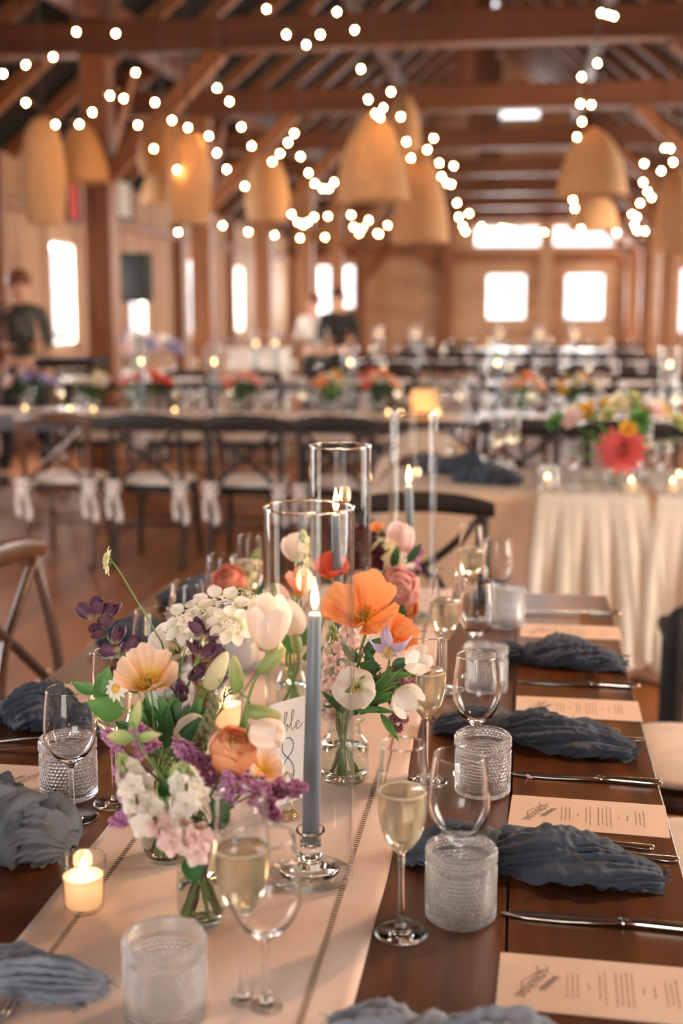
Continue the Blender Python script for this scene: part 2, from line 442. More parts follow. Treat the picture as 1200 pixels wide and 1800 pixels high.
string_lights('bulb swag looping under the big bell shade', [(-1.9611, 11, 2.8188), (-1.9608, 11.4, 2.7224), (-1.9711, 11.8, 2.6671), (-1.9285, 12, 2.6389), (-1.8999, 12.2, 2.6571), (-1.8805, 12.4, 2.7346), (-1.8458, 12.7, 2.8567), (-1.8708, 13.2, 2.675), (-1.8782, 13.6, 2.5088), (-1.908, 14, 2.4098), (-1.8841, 14.3, 2.3536), (-1.8369, 14.8, 2.5311), (-1.7833, 15.2, 2.4054), (-1.7046, 15.6, 2.5234), (-1.8555, 16, 2.4389), (-2.1165, 16.4, 2.5503)])
string_lights('bulb cluster running down the side of the lower bell shade', [(-0.9504, 10, 2.7998), (-0.9505, 10.4, 2.7226), (-0.9292, 10.8, 2.704), (-0.9114, 11.1, 2.7889), (-0.8967, 11.4, 2.9056), (-0.8722, 11.8, 3.0541), (-0.8454, 12.2, 2.8776), (-0.7285, 12.5, 2.8826), (-0.8628, 12.8, 2.8138), (-0.8238, 13, 2.7669), (-0.7899, 13.2, 2.7744), (-0.7622, 13.8, 2.6362), (-0.7633, 14.2, 2.5161), (-0.6696, 14.6, 2.5812), (-0.7584, 15, 2.4693), (-0.7388, 15.3, 2.4222), (-0.5764, 16, 2.5248)])
string_lights('bulb pair run just above the pale transom window of the far doors', [(-0.3642, 18, 2.6348), (-0.2673, 18.4, 2.6353), (0.0811, 19, 2.6121), (0.2342, 19.4, 2.6425)])
string_lights('vertical bulb run in front of the broad bell shade by the brace', [(0.4363, 9, 3.1619), (0.3442, 9.3, 3.1287), (0.3603, 9.8, 3.0224), (0.4482, 10, 3.0434), (0.3959, 10.3, 2.9632), (0.3705, 10.6, 2.8874), (0.3596, 11, 2.8345), (0.4017, 11.3, 2.7567), (0.4091, 11.8, 2.6535), (0.407, 12.2, 2.5226), (0.439, 12.6, 2.4758), (0.5283, 13.2, 2.3193)])
string_lights('zigzag bulb run beside the pendant at the right edge', [(1.0816, 11, 2.6525), (1.1172, 11.2, 2.8594), (1.1897, 11.4, 2.878), (1.2396, 11.6, 2.7862), (1.2889, 11.8, 2.7294), (1.0436, 12.2, 2.8417), (1.0738, 12.6, 2.7121), (1.1464, 12.9, 2.6484), (1.2142, 13.2, 2.6191), (1.13, 13.5, 2.5892), (1.0776, 13.8, 2.4978), (1.1418, 14, 2.4822), (1.1451, 14.3, 2.4187), (1.188, 14.5, 2.3698), (1.3007, 14.8, 2.3808), (1.0268, 15.4, 2.3997)])
string_lights('three tight bulbs under the top tie beam at upper right', [(0.3917, 7.8, 3.2249), (0.4332, 7.9, 3.2363), (0.4757, 8, 3.2474)])

def woven(name, col):
    t = NT(name); v = t.coord()
    w1 = t.n('ShaderNodeTexWave', wave_type='BANDS', bands_direction='Z'); w1.inputs['Scale'].default_value = 26; t.l(v, w1.inputs['Vector'])
    f = t.noise(v, 22, 4)
    mm = t.n('ShaderNodeMath', operation='MULTIPLY_ADD'); mm.inputs[1].default_value = 0.35; t.l(w1.outputs['Fac'], mm.inputs[0]); t.l(f, mm.inputs[2])
    dk = tuple(c*0.72 for c in col[:3]) + (1,)
    cr = t.ramp(mm.outputs[0], [(0.3, dk), (0.8, col)])
    p = t.bsdf(cr, 0.75); t.l(t.bump(w1.outputs['Fac'], 0.5, 0.004), p.inputs['Normal'])
    tr = t.n('ShaderNodeBsdfTranslucent'); t.l(cr, tr.inputs['Color'])
    mx = t.n('ShaderNodeMixShader'); mx.inputs[0].default_value = 0.3
    t.l(p.outputs[0], mx.inputs[1]); t.l(tr.outputs[0], mx.inputs[2]); t.surf(mx.outputs[0]); return t.m
M_weave = woven('woven_rattan', sc(224, 178, 130))
M_lampbulb = glow('pendant_bulb', (1.0, 0.72, 0.42, 1), 3)
SHAPES = {  # radius share against height share, rim first
    'bell': [(1.0, 0), (1.0, 0.06), (0.97, 0.2), (0.9, 0.38), (0.77, 0.58), (0.58, 0.76), (0.36, 0.9), (0.16, 0.98), (0.1, 1.0)],
    'slim': [(0.82, 0), (0.9, 0.08), (1.0, 0.3), (1.0, 0.5), (0.92, 0.7), (0.76, 0.86), (0.5, 0.96), (0.25, 1.0), (0.14, 1.0)],
    'egg': [(0.86, 0), (0.95, 0.12), (1.0, 0.28), (0.93, 0.5), (0.76, 0.7), (0.52, 0.86), (0.26, 0.96), (0.12, 1.0)]}
def pendant(label, top, bot, w, shape, watts=7):
    """top / bot: world points of crown and rim"""
    top, bot = Vector(top), Vector(bot); h = top.z - bot.z; r = w/2
    t = thing('woven_pendant_lamp', label, 'pendant lamp', (bot.x, bot.y, bot.z), 'woven basket pendants')
    T = Matrix.Translation(bot)
    pr = [(a*r, z*h) for a, z in SHAPES[shape]]
    inner = [(max(a-0.006, 0.004), z) for a, z in reversed(pr)]
    obj('lamp_shade', MB().lathe(pr + inner + pr[:1], 40, T), M_weave, t)
    a0 = pr[0][0]
    obj('rim', MB().tube([bot + Vector((a0*math.cos(q*PI/16), a0*math.sin(q*PI/16), 0)) for q in range(33)], 0.008, 6), M_weave, t)
    obj('cord', MB().tube([bot + Vector((0, 0, h)), (bot.x, bot.y, 3.05 + (0.85*(bot.x+5.8) if bot.x < RX else 0.83*(4.3-bot.x)))], 0.006, 6), M_cord, t)
    obj('bulb', MB().ball(bot + Vector((0, 0, h*0.52)), 0.035, 12, 8), M_lampbulb, t)
def added_pendant_light(loc, watts):
    d = bpy.data.lights.new('added_pendant_light', 'POINT'); d.energy = watts; d.color = (1, 0.56, 0.24); d.shadow_soft_size = 0.05
    o = bpy.data.objects.new('added_pendant_light', d); COL.objects.link(o); o.location = loc
def pend(label, px, yt, yb, wpx, Y, shape, top, bot, watts=0):
    pendant(label, top, bot, wpx*Y/2200, shape)
    if watts: added_pendant_light(Vector(bot) + Vector((0, 0, 0.09)), watts)
pend('tall slim basket pendant hanging by itself before the bright window wall', 80, 205, 392, 78, 9, 'slim', (-3.4772, 9, 2.8621), (-3.5072, 9, 2.1101))
pend('short bell basket pendant overlapping the tall timber post', 145, 212, 318, 92, 9.6, 'bell', (-3.4127, 9.6, 2.9172), (-3.4283, 9.6, 2.4667))
pend('squat egg basket pendant behind the slim one right of the tall post', 288, 200, 305, 92, 10.5, 'egg', (-3.0252, 10.5, 3.0904), (-3.0366, 10.5, 2.6076))
pend('dim basket pendant directly under the squat egg one', 285, 290, 356, 74, 12.5, 'bell', (-3.63, 12.5, 2.929), (-3.6394, 12.5, 2.5365))
pend('slim drooping basket pendant overlapping the squat egg one', 334, 230, 392, 78, 9.8, 'slim', (-2.6169, 9.8, 2.8523), (-2.631, 9.8, 2.1532))
pend('small pale basket pendant hanging alone between posts and bulb festoon', 470, 262, 386, 78, 12, 'egg', (-2.4559, 12, 2.9753), (-2.4622, 12, 2.3246))
pend('largest bell basket pendant in the middle of the hall', 655, 192, 352, 124, 9, 'bell', (-1.0917, 9, 2.8619), (-1.0892, 9, 2.2441))
pend('long bell basket pendant low behind the largest one', 738, 262, 425, 98, 10.8, 'bell', (-0.9111, 10.8, 2.8051), (-0.9034, 10.8, 2.0462))
pend('small high basket pendant peeking above the largest bell', 710, 162, 292, 62, 12.5, 'egg', (-1.2135, 12.5, 3.5432), (-1.2079, 12.5, 2.8528))
pend('broad bell basket pendant behind the vertical bulb run', 1040, 224, 342, 116, 10, 'bell', (0.4588, 10, 2.8442), (0.4745, 10, 2.3492))
pend('dim basket pendant directly under the broad bell one', 1042, 335, 405, 84, 14, 'bell', (0.674, 14, 2.7597), (0.6882, 14, 2.314))
pend('basket pendant cut by the right edge beside the zigzag bulbs', 1185, 290, 442, 74, 10.5, 'bell', (1.133, 10.5, 2.6117), (1.1611, 10.5, 1.9404))

pendant('added unseen woven pendant, hung above the frame to warm the laid table', (1.0, 2.75, 3.25), (1.0, 2.75, 2.65), 0.55, 'bell')  # unseen lamp added for warm light and sheen on the laid table
d = bpy.data.lights.new('added_pendant_light', 'POINT'); d.energy = 70; d.color = (1, 0.66, 0.40); d.shadow_soft_size = 0.07
o = bpy.data.objects.new('added_pendant_light', d); COL.objects.link(o); o.location = (1.0, 2.75, 2.74)

# ---------------------------------------------------------------- the long farm table
TZ = 0.76
M_table = wood('stained_table_top', sc(34, 17, 7), sc(112, 60, 20), 0.34, (26, 1.6, 20), coat=0.15, bump=0.35)
M_legs = wood('stained_table_leg', sc(58, 33, 18), sc(94, 58, 34), 0.45, (20, 20, 2))
TX0, TX1, TY0, TY1 = -0.945, 0.225, 0.78, 3.24
table = thing('farm_table', 'long dark-stained plank table set for dinner, under the linen runner', 'table', (-0.36, 2.0, 0))
b = MB(); xs = [TX0, TX0+0.222, -0.545, -0.36, -0.19, -0.006, TX1]
for p, q in zip(xs, xs[1:]): b.box(((p+q)/2, (TY0+TY1)/2, TZ-0.02), (q-p-0.003, TY1-TY0, 0.04))
b.box((-0.36, (TY0+TY1)/2, TZ-0.034), (TX1-TX0-0.02, TY1-TY0-0.02, 0.012))
obj('table_top', b, M_table, table, smooth=False, bevel=0.0025)
for x in (TX0+0.1, TX1-0.1): obj('apron', MB().box((x, 2.01, TZ-0.09), (0.025, 2.2, 0.1)), M_legs, table, smooth=False)
for y in (TY0+0.14, TY1-0.14):
    obj('apron', MB().box((-0.36, y, TZ-0.09), (0.94, 0.025, 0.1)), M_legs, table, smooth=False)
    for x in (TX0+0.1, TX1-0.1): obj('leg', MB().box((x, y, 0.36), (0.085, 0.085, 0.72)), M_legs, table, smooth=False, bevel=0.006)

# linen runner with two drawn-thread lines
M_linen = cloth('linen', sc(240, 213, 199), 1400, 0.1, 0.9, 0.05, 9, 0.35)
t = NT('drawn_thread_gap'); v = t.coord((1, 1, 1))
sep = t.n('ShaderNodeSeparateXYZ'); t.l(v, sep.inputs[0])
fr = t.n('ShaderNodeMath', operation='MULTIPLY'); fr.inputs[1].default_value = 1/0.0066; t.l(sep.outputs['Y'], fr.inputs[0])
fc = t.n('ShaderNodeMath', operation='FRACT'); t.l(fr.outputs[0], fc.inputs[0])
gt = t.n('ShaderNodeMath', operation='GREATER_THAN'); gt.inputs[1].default_value = 0.46; t.l(fc.outputs[0], gt.inputs[0])
p = t.bsdf(t.ramp(gt.outputs[0], [(0.0, sc(228, 200, 178)), (1.0, sc(62, 44, 34))]), 0.9); t.surf(p.outputs[0]); M_stitch = t.m
runner = thing('table_runner', 'cream linen runner with drawn-thread lines down the middle of the dark table', 'table runner', (-0.37, 0.8, TZ))
def runner_z(x, y):
    n = mnoise.noise(Vector((x*5, y*7, 0.3))); m = mnoise.noise(Vector((x*2 + 4, y*16, 2.3)))
    return TZ + 0.0032 + 0.0016*n + 0.0016*max(0, m)
RUX0, RUX1 = -0.576, -0.167
def rf(u, v):
    y = 0.8 + u*2.44; w = 0.004*math.sin(y*5.1) + 0.003*mnoise.noise(Vector((0, y*6, 0)))
    x = RUX0 + (RUX1-RUX0)*v + w*(1 if v > 0.5 else -0.6)*abs(v-0.5)*2
    return Vector((x, y, runner_z(x, y))), 0.5
b = MB().grid(rf, 200, 34, flip=True)
obj('cloth', b, M_linen, runner, solid=0.0022)
for x0 in (-0.529, -0.2195):
    b = MB().grid(lambda u, v: (Vector((x0 + 0.007*v, 0.8+2.44*u, runner_z(x0+0.007*v, 0.8+2.44*u)+0.0018)), 0.5), 200, 1, flip=True)
    obj('drawn_thread_line', b, M_stitch, runner)

# ---------------------------------------------------------------- menu cards
M_card = plain('menu_card', sc(236, 209, 192), 0.7, var=0.02)
M_ink = plain('grey_ink', sc(128, 104, 92), 0.8)
M_ink2 = plain('fine_grey_ink', sc(168, 138, 120), 0.8)
def rounded(w, h, r, n=5):
    out = []
    for cx, cy, a0 in ((w/2-r, h/2-r, 0), (-w/2+r, h/2-r, 90), (-w/2+r, -h/2+r, 180), (w/2-r, -h/2+r, 270)):
        for k in range(n+1):
            a = R(a0 + 90*k/n); out.append((cx + r*math.cos(a), cy + r*math.sin(a)))
    return out
def slab(b, pts, z0, z1, M=None):
    n = len(pts); vs = [Vector((x, y, z)) for z in (z0, z1) for x, y in pts]
    if M: vs = [M @ q for q in vs]
    return b.add(vs, [tuple(range(n-1, -1, -1)), tuple(range(n, 2*n))] + [(i, (i+1) % n, n+(i+1) % n, n+i) for i in range(n)])
def stroke(b, pts, w, z):
    """a pen stroke as a thin flat ribbon lying at height z"""
    P = [Vector((x, y, 0)) for x, y in pts]; vs = []
    for i, q in enumerate(P):
        d = (P[min(i+1, len(P)-1)] - P[max(i-1, 0)]); d.normalize(); n = Vector((-d.y, d.x, 0))*w/2
        vs += [q + n + Vector((0, 0, z)), q - n + Vector((0, 0, z))]
    return b.add(vs, [(2*i, 2*i+1, 2*i+3, 2*i+2) for i in range(len(P)-1)])
MENU_W, MENU_H = 0.228, 0.118
def make_menu(label):
    """long axis on X; the reader sits at +X, so the text lines run along Y in columns"""
    rnd = random.Random(3)
    t = thing('menu_card', label, 'menu card', (0, 0, 0), 'printed menu cards')
    obj('card', slab(MB(), rounded(MENU_W, MENU_H, 0.003), 0, 0.0012), M_card, t, smooth=False)
    z = 0.0015; b = MB(); x = -0.038
    for blk in (3, 1, 2, 4, 1, 1, 3):
        for k in range(blk):
            ln = rnd.uniform(0.044, 0.074) if blk > 1 else rnd.uniform(0.014, 0.024)
            y = -ln/2
            while y < ln/2:
                w = rnd.uniform(0.004, 0.010); w = min(w, ln/2-y)
                stroke(b, [(x, y), (x, y+w)], 0.0013 if blk > 1 else 0.0016, z); y += w + 0.0022
            x += 0.0058
        x += 0.0062
    obj('small_print', b, M_ink2, t, smooth=False)
    b = MB()
    stroke(b, [(-0.066 + 0.005*math.sin(k*1.9) + 0.0006*k, -0.016 + k*0.0011 + 0.003*math.cos(k*1.9)) for k in range(30)], 0.0011, z)
    obj('script_heading', b, M_ink, t, smooth=False)
    b = MB()
    for k in range(7):       # line drawing of a leafy sprig
        a = -1.2 + k*0.4; bx, by = -0.090 + 0.004*k, -0.028 + 0.0085*k
        stroke(b, [(bx + 0.014*s*math.cos(a) + 0.004*math.sin(s*PI)*(-1)**k, by + 0.013*s*math.sin(a+0.6)) for s in [q/7 for q in range(8)]], 0.0009, z)
        stroke(b, [(bx + 0.005*math.cos(q*PI/5) + 0.002, by + 0.004*math.sin(q*PI/5)) for q in range(11)], 0.0009, z)
    stroke(b, [(-0.095 + 0.001*k + 0.004*math.sin(k*0.4), -0.034 + 0.0028*k) for k in range(26)], 0.001, z)
    obj('sprig_drawing', b, M_ink, t, smooth=False)
    return t
menu = make_menu('menu card on the table corner closest to the camera, flat and cut by the frame')
place(menu, (0.1, 1.302, TZ), R(-1.5))
dup(menu, 'menu card lying before the knife with a fallen purple petal beside it', (0.107, 1.782, TZ), R(-2.5), scale=None)
dup(menu, 'third menu card from the camera on the flute side, past two napkins', (0.112, 2.287, TZ), R(-0.6))
dup(menu, 'last menu card on the flute side, before the far end of the table', (0.117, 2.853, TZ), R(0.4))
dup(menu, 'menu card beside the hobnail tumbler with a wine glass before it', (-0.842, 1.797, TZ), R(180))
dup(menu, 'menu card across the bouquets, between two blue napkins and behind the wine glass', (-0.818, 2.245, TZ), R(180.6))
dup(menu, 'menu card half hidden behind the long-stemmed cream flower bud', (-0.80, 2.745, TZ), R(179))

# ---------------------------------------------------------------- cutlery
M_silver = NT('polished_flatware'); p = M_silver.bsdf((0.86, 0.80, 0.72, 1), 0.14, 1.0); M_silver.surf(p.outputs[0]); M_silver = M_silver.m
def ribbon_solid(b, prof, th):
    """prof: (x, half width, z, thickness share); lofts rounded sections along X"""
    K = 10
    def fn(u, v):
        f = u*(len(prof)-1); k = min(int(f), len(prof)-2); f -= k
        x, w, z, q = [prof[k][i]*(1-f) + prof[k+1][i]*f for i in range(4)]
        a = 2*PI*v
        return Vector((x, w*math.cos(a), z + th*q*0.5*math.sin(a))), u
    b.grid(fn, 3*(len(prof)-1), K, cv=True, flip=True)
    return b
def make_fork(label):
    t = thing('dinner_fork', label, 'fork', (0, 0, 0), 'silver forks')
    hnd = [(0.098, 0.001, 0.0035, 0.5), (0.096, 0.0085, 0.0035, 0.9), (0.08, 0.010, 0.003, 1), (0.05, 0.007, 0.0035, 1), (0.01, 0.0036, 0.008, 1.3), (-0.03, 0.003, 0.0115, 1.4)]
    obj('handle', ribbon_solid(MB(), hnd, 0.003), M_silver, t)
    hd = [(-0.028, 0.003, 0.0115, 1.3), (-0.04, 0.008, 0.0095, 1), (-0.052, 0.0125, 0.0065, 0.8), (-0.064, 0.0125, 0.005, 0.7)]
    obj('fork_head', ribbon_solid(MB(), hd, 0.0025), M_silver, t)
    for k in range(4):
        y = (k-1.5)*0.0067
        obj('tine', MB().tube([(-0.063, y, 0.005), (-0.078, y, 0.004), (-0.09, y, 0.0055), (-0.101, y*0.96, 0.0095)], [0.0022, 0.0019, 0.0016, 0.0006], 6), M_silver, t)
    return t
def make_knife(label):
    t = thing('dinner_knife', label, 'knife', (0, 0, 0), 'silver knives')
    hnd = [(0.121, 0.001, 0.0055, 0.5), (0.119, 0.008, 0.0055, 0.9), (0.105, 0.0095, 0.0055, 1), (0.07, 0.008, 0.0055, 1), (0.035, 0.0062, 0.0055, 0.9), (0.026, 0.0085, 0.0055, 1.05), (0.02, 0.006, 0.0055, 0.9)]
    obj('handle', ribbon_solid(MB(), hnd, 0.0095), M_silver, t)
    bl = [(0.021, 0.0052, 0.005, 1), (0.0, 0.0085, 0.004, 1), (-0.05, 0.0105, 0.003, 1), (-0.09, 0.0095, 0.003, 0.9), (-0.112, 0.005, 0.003, 0.8), (-0.121, 0.0008, 0.003, 0.5)]
    obj('blade', ribbon_solid(MB(), bl, 0.0024), M_silver, t)
    return t
knife = make_knife('knife with ornate handle between the first and second menu cards'); place(knife, (0.107, 1.452, TZ), R(-2.5))
dup(knife, 'knife behind the menu card with a purple petal lying by its blade', (0.108, 1.925, TZ), R(-3))
dup(knife, 'knife just beyond the third menu card of the flute side', (0.118, 2.435, TZ), R(-1.5))
dup(knife, 'knife beyond the last menu card at the far end of the table', (0.125, 3.03, TZ), R(1))
fork = make_fork('inner fork poking out between the knotted napkin and second menu card'); place(fork, (0.095, 1.688, TZ), R(-6))
dup(fork, 'outer fork half under the knotted napkin before the second menu card', (0.125, 1.652, TZ), R(-5))
dup(fork, 'inner fork beside the napkin before the third menu card', (0.085, 2.175, TZ), R(-7))
dup(fork, 'outer fork touching the napkin end before the third menu card', (0.122, 2.135, TZ), R(-7))
dup(fork, 'fork glinting past the napkin before the last menu card, inner one', (0.11, 2.70, TZ), R(-5))
dup(fork, 'fork glinting past the napkin before the last menu card, outer one', (0.14, 2.665, TZ), R(-6))
dup(fork, 'fork beside the blue napkin left of the hobnail tumbler, upper one', (-0.825, 1.965, TZ), R(184))
dup(fork, 'fork beside the blue napkin left of the hobnail tumbler, lower one', (-0.82, 1.918, TZ), R(181))
dup(knife, 'knife lying alone between the wine glass foot and the crumpled grey napkin', (-0.80, 1.645, TZ), R(182.5))
dup(fork, 'fork on the table edge beside the small menu card across the bouquets', (-0.875, 2.165, TZ), R(184))
dup(fork, 'fork under the far blue napkin by the dark purple blossoms, first', (-0.815, 2.50, TZ), R(182))
dup(fork, 'fork under the far blue napkin by the dark purple blossoms, second', (-0.81, 2.545, TZ), R(184))
dup(fork, 'fork with only its tines showing at the bottom corner of the runner', (-0.527, 1.073, TZ+0.006), R(-88))

# ---------------------------------------------------------------- knotted gauze napkins
M_gauze = cloth('slate_gauze', sc(76, 84, 100), 700, 0.15, 0.95, 0.22, 30, 0.9)
M_gauze_pale = cloth('pale_blue_gauze', sc(150, 156, 170), 700, 0.25, 0.95, 0.14, 26, 0.8)
M_gauze_lit = cloth('lit_slate_gauze', sc(112, 118, 130), 700, 0.2, 0.95, 0.2, 28, 0.9)  # lighter copy of the slate gauze, light from the left put into its colour
def make_napkin(label, seed, L=0.33, knot=0.34, fat=1.0, mat=None, flare=0.0):
    """lies along X from 0 (tail, table side) to L (frayed end); a twist of cloth tied in a knot"""
    rnd = random.Random(seed); mat = mat or M_gauze
    t = thing('gauze_napkin', label, 'napkin', (0, 0, 0), 'knotted gauze napkins')
    ph = [rnd.uniform(0, 6.28) for _ in range(6)]; so = rnd.uniform(0, 50)
    def rad(s):
        if s < knot: q = s/knot; r = 0.011 + 0.017*math.sin(PI*min(1, q*1.05))**0.7*(0.55+0.45*q)
        else: q = (s-knot)/(1-knot); r = 0.017 + 0.017*math.sin(PI*q**0.75)**0.8 - 0.006*q**3
        return fat*r*(1 + flare*max(0, s-0.5))
    def yoff(s): return 0.010*math.sin(3.1*s + ph[0]) + 0.006*math.sin(7*s+ph[1])
    def fn(u, v):
        s = u; a = 2*PI*v; r = rad(s)
        if s < 0.03: r *= 0.35 + 0.65*s/0.03
        if s > 0.985: r *= 1 - 0.4*(s-0.985)/0.015
        wb = 0.5*mnoise.noise(Vector((s*5+so, math.cos(a), math.sin(a))))
        fold = 0.40*abs(math.sin(1.5*a + 7*s + ph[2] + wb)) + 0.28*abs(math.sin(3.5*a + 12*s + ph[3] + 2*wb)) + 0.18*abs(math.sin(8*a + 26*s + ph[4] + 3*wb)) + 0.08*math.sin(17*a + 40*s + 4*wb) - 0.42
        w = 0.2*mnoise.noise(Vector((s*11+so, math.cos(a)*1.5, math.sin(a)*1.5))) + 0.16*mnoise.noise(Vector((s*34+so, math.cos(a)*4, math.sin(a)*4)))
        k = r*(1 + fold + w)
        y = yoff(s) + 1.35*k*math.cos(a); z = 0.82*r*0.9 + 0.82*k*math.sin(a)
        return Vector((s*L, y, max(z, 0.0006 + 0.0008*math.sin(a*3)**2))), u
    obj('cloth', MB().grid(fn, 190, 128, cv=True), mat, t)
    def sheet(u, v):
        s = 0.03 + 0.97*u; q = 2*v-1
        w = fat*(0.034 + 0.014*mnoise.noise(Vector((s*9+so, 3.1*(1 if q > 0 else -1), 0)))) * (0.35 + 0.65*min(1, abs(s-knot)*7)) * (1 + 0.35*mnoise.noise(Vector((s*40+so, q, 5.0)))*abs(q))
        z = 0.0035*fat*(1 + math.sin(s*60 + 3*q + ph[1])*0.8)*(abs(q)) + 0.004*abs(mnoise.noise(Vector((s*22+so, q*3, 1.0))))
        return Vector((s*L, yoff(s) + q*w, 0.001 + z)), u
    obj('loose_edge', MB().grid(sheet, 120, 20, flip=True), mat, t)
    # the tie of the knot
    def kf(u, v):
        a = 2*PI*u; c = 2*PI*v; Rr = 0.0205*fat; rr = fat*(0.0105 + 0.0022*math.sin(5*c + 3*a) + 0.0015*math.sin(9*c - a))
        q = Rr + rr*math.cos(c)
        return Vector((knot*L + 0.006*math.sin(a) + rr*1.5*math.sin(c), yoff(knot) + 1.3*q*math.cos(a), max(0.0008, 0.017*fat + 0.95*q*math.sin(a)))), u
    obj('knot', MB().grid(kf, 56, 24, cu=True, cv=True, flip=True), mat, t)
    b = MB()
    for _ in range(46):
        s = rnd.choice((1, 1, 1, 0.0, rnd.uniform(0.55, 0.95))); a = rnd.uniform(0.1, PI-0.1); r = rad(s)
        y = yoff(s) + 1.25*r*math.cos(a); z = r*0.8 + 0.75*r*math.sin(a)
        d = Vector((rnd.uniform(0.2, 1)*(1 if s > 0.2 else -1), rnd.uniform(-0.5, 0.5), rnd.uniform(-0.25, 0.7))).normalized()
        p0 = Vector((s*L - 0.004*d.x, y, z)); l = rnd.uniform(0.006, 0.016)
        p1 = p0 + d*l*0.6; p2 = p0 + d*l + Vector((0, 0, -0.3*l))
        for q in (p1, p2): q.z = max(q.z, 0.002)
        b.tube([p0, p1, p2], [0.0007, 0.0005, 0.0003], 4)
    obj('fringe', b, mat, t)
    return t
NG = 'knotted gauze napkins'
def nap(label, seed, tail, end, mat=None, fat=1.0, knot=0.34, flare=0.0, z=TZ):
    a, e = Vector(tail), Vector(end); d = e - a
    t = make_napkin(label, seed, d.length, knot, fat, mat, flare)
    place(t, (a.x, a.y, z), math.atan2(d.y, d.x)); return t
nap('slate napkin knotted behind the closest filled flute, before the second menu card', 1, (-0.155, 1.60), (0.195, 1.575), fat=0.95)
nap('slate napkin trailing from the second flute to beside the third menu card', 2, (-0.145, 2.14), (0.195, 2.03), fat=0.95)
nap('slate napkin lying before the last menu card, its frayed tip past the table edge', 3, (-0.08, 2.60), (0.222, 2.575), fat=0.95)
nap('slate napkin furthest down the flute side, mostly hidden by glasses', 4, (-0.12, 3.10), (-0.02, 3.12), fat=0.8)
nap('napkin with only its ruffled tail showing at the bottom edge of the picture', 5, (-0.185, 1.18), (0.12, 1.085), M_gauze_pale, 1.0)
nap('large crumpled napkin behind the lit votive candle', 6, (-0.60, 1.535), (-0.93, 1.58), M_gauze_lit, fat=1.75, knot=0.22)
nap('blurred pale napkin tail lying over the corner of the runner', 7, (-0.432, 1.222), (-0.78, 1.215), M_gauze_pale, 0.9, knot=0.5)
nap('blue napkin beyond the hobnail tumbler and wine glass across the runner', 8, (-0.70, 2.03), (-0.94, 2.08), fat=1.2, mat=M_gauze)
nap('blue napkin beside the dark purple blossoms over the table edge', 9, (-0.70, 2.60), (-0.93, 2.62), fat=1.0)
nap('blue napkin behind the long-stemmed bud near the far corner', 10, (-0.60, 3.05), (-0.90, 2.99), fat=1.2)
# the little fallen petal
b = MB().lathe([(0.0005, 0), (0.0012, 0.006), (0.0022, 0.012), (0.006, 0.0155), (0.0058, 0.016), (0.0015, 0.0125), (0, 0.012)], 10, Matrix.Translation((0.014, 1.888, TZ+0.002)) @ Matrix.Rotation(0.5, 4, 'Y'))
tag(obj('fallen_petal', b, plain('fallen_petal', sc(176, 130, 172), 0.7)), 'tiny purple petal standing on the wood by the second knife', 'petal')

# ---------------------------------------------------------------- glassware
M_glass = glass('clear_glass', (1, 1, 1, 1), 0.0, 1.45)
M_thin = thin_glass('thin_clear_glass', (0.965, 0.975, 0.97, 1), 1.45)
M_bowl = glass('blown_glass', (1, 1, 1, 1), 0.0, 1.3)
M_cyl = thin_glass('cylinder_glass', (0.975, 0.98, 0.98, 1), 1.27)
M_lip = thin_glass('glass_lip', (0.98, 0.98, 0.98, 1), 2.8)
M_hob = glass('hobnail_glass', (0.97, 0.98, 1, 1), 0.02, 1.45, 0.08, (0.96, 0.94, 0.92, 1))
M_champ = glass('champagne', (1.0, 0.88, 0.64, 1), 0.0, 1.34, 0.3, (0.98, 0.82, 0.60, 1))
M_foam = plain('champagne_foam', sc(248, 232, 205), 0.5)
def sm(pr, n=4):
    """smooth a profile"""
    q = spline([Vector((r, 0, z)) for r, z in pr], n*(len(pr)-1)); return [(max(0, p.x), p.z) for p in q]
def ring_mb(r, z, w):
    return MB().grid(lambda u, v: (Vector(((r + w*math.cos(2*PI*v))*math.cos(2*PI*u), (r + w*math.cos(2*PI*v))*math.sin(2*PI*u), z + w*math.sin(2*PI*v))), u), 64, 8, cu=True, cv=True)
def make_wine(label):
    t = thing('wine_glass', label, 'wine glass', (0, 0, 0), 'empty wine glasses')
    bowl_o = sm([(0.0042, 0.078), (0.012, 0.086), (0.026, 0.099), (0.0355, 0.117), (0.0382, 0.135), (0.0368, 0.16), (0.0345, 0.18), (0.0325, 0.196)])
    bowl_i = sm([(0.0312, 0.196), (0.0333, 0.18), (0.0357, 0.16), (0.037, 0.135), (0.0343, 0.118), (0.0245, 0.101), (0.010, 0.091)])
    obj('bowl', MB().lathe([(0, 0.078)] + bowl_o, 56).lathe(bowl_i + [(0, 0.0895)], 56), M_bowl, t)
    obj('rim', ring_mb(0.0318, 0.196, 0.0012), M_lip, t)
    obj('stem', MB().lathe([(0, 0.006), (0.0075, 0.0062)] + sm([(0.006, 0.012), (0.0042, 0.024), (0.0036, 0.045), (0.004, 0.066), (0.0046, 0.0775)]) + [(0, 0.0775)], 24), M_glass, t)
    obj('foot', MB().lathe([(0, 0.0004), (0.0365, 0.0004), (0.0385, 0.0012), (0.0375, 0.0022)] + sm([(0.028, 0.003), (0.015, 0.0045), (0.008, 0.006)]) + [(0, 0.006)], 56), M_glass, t)
    return t
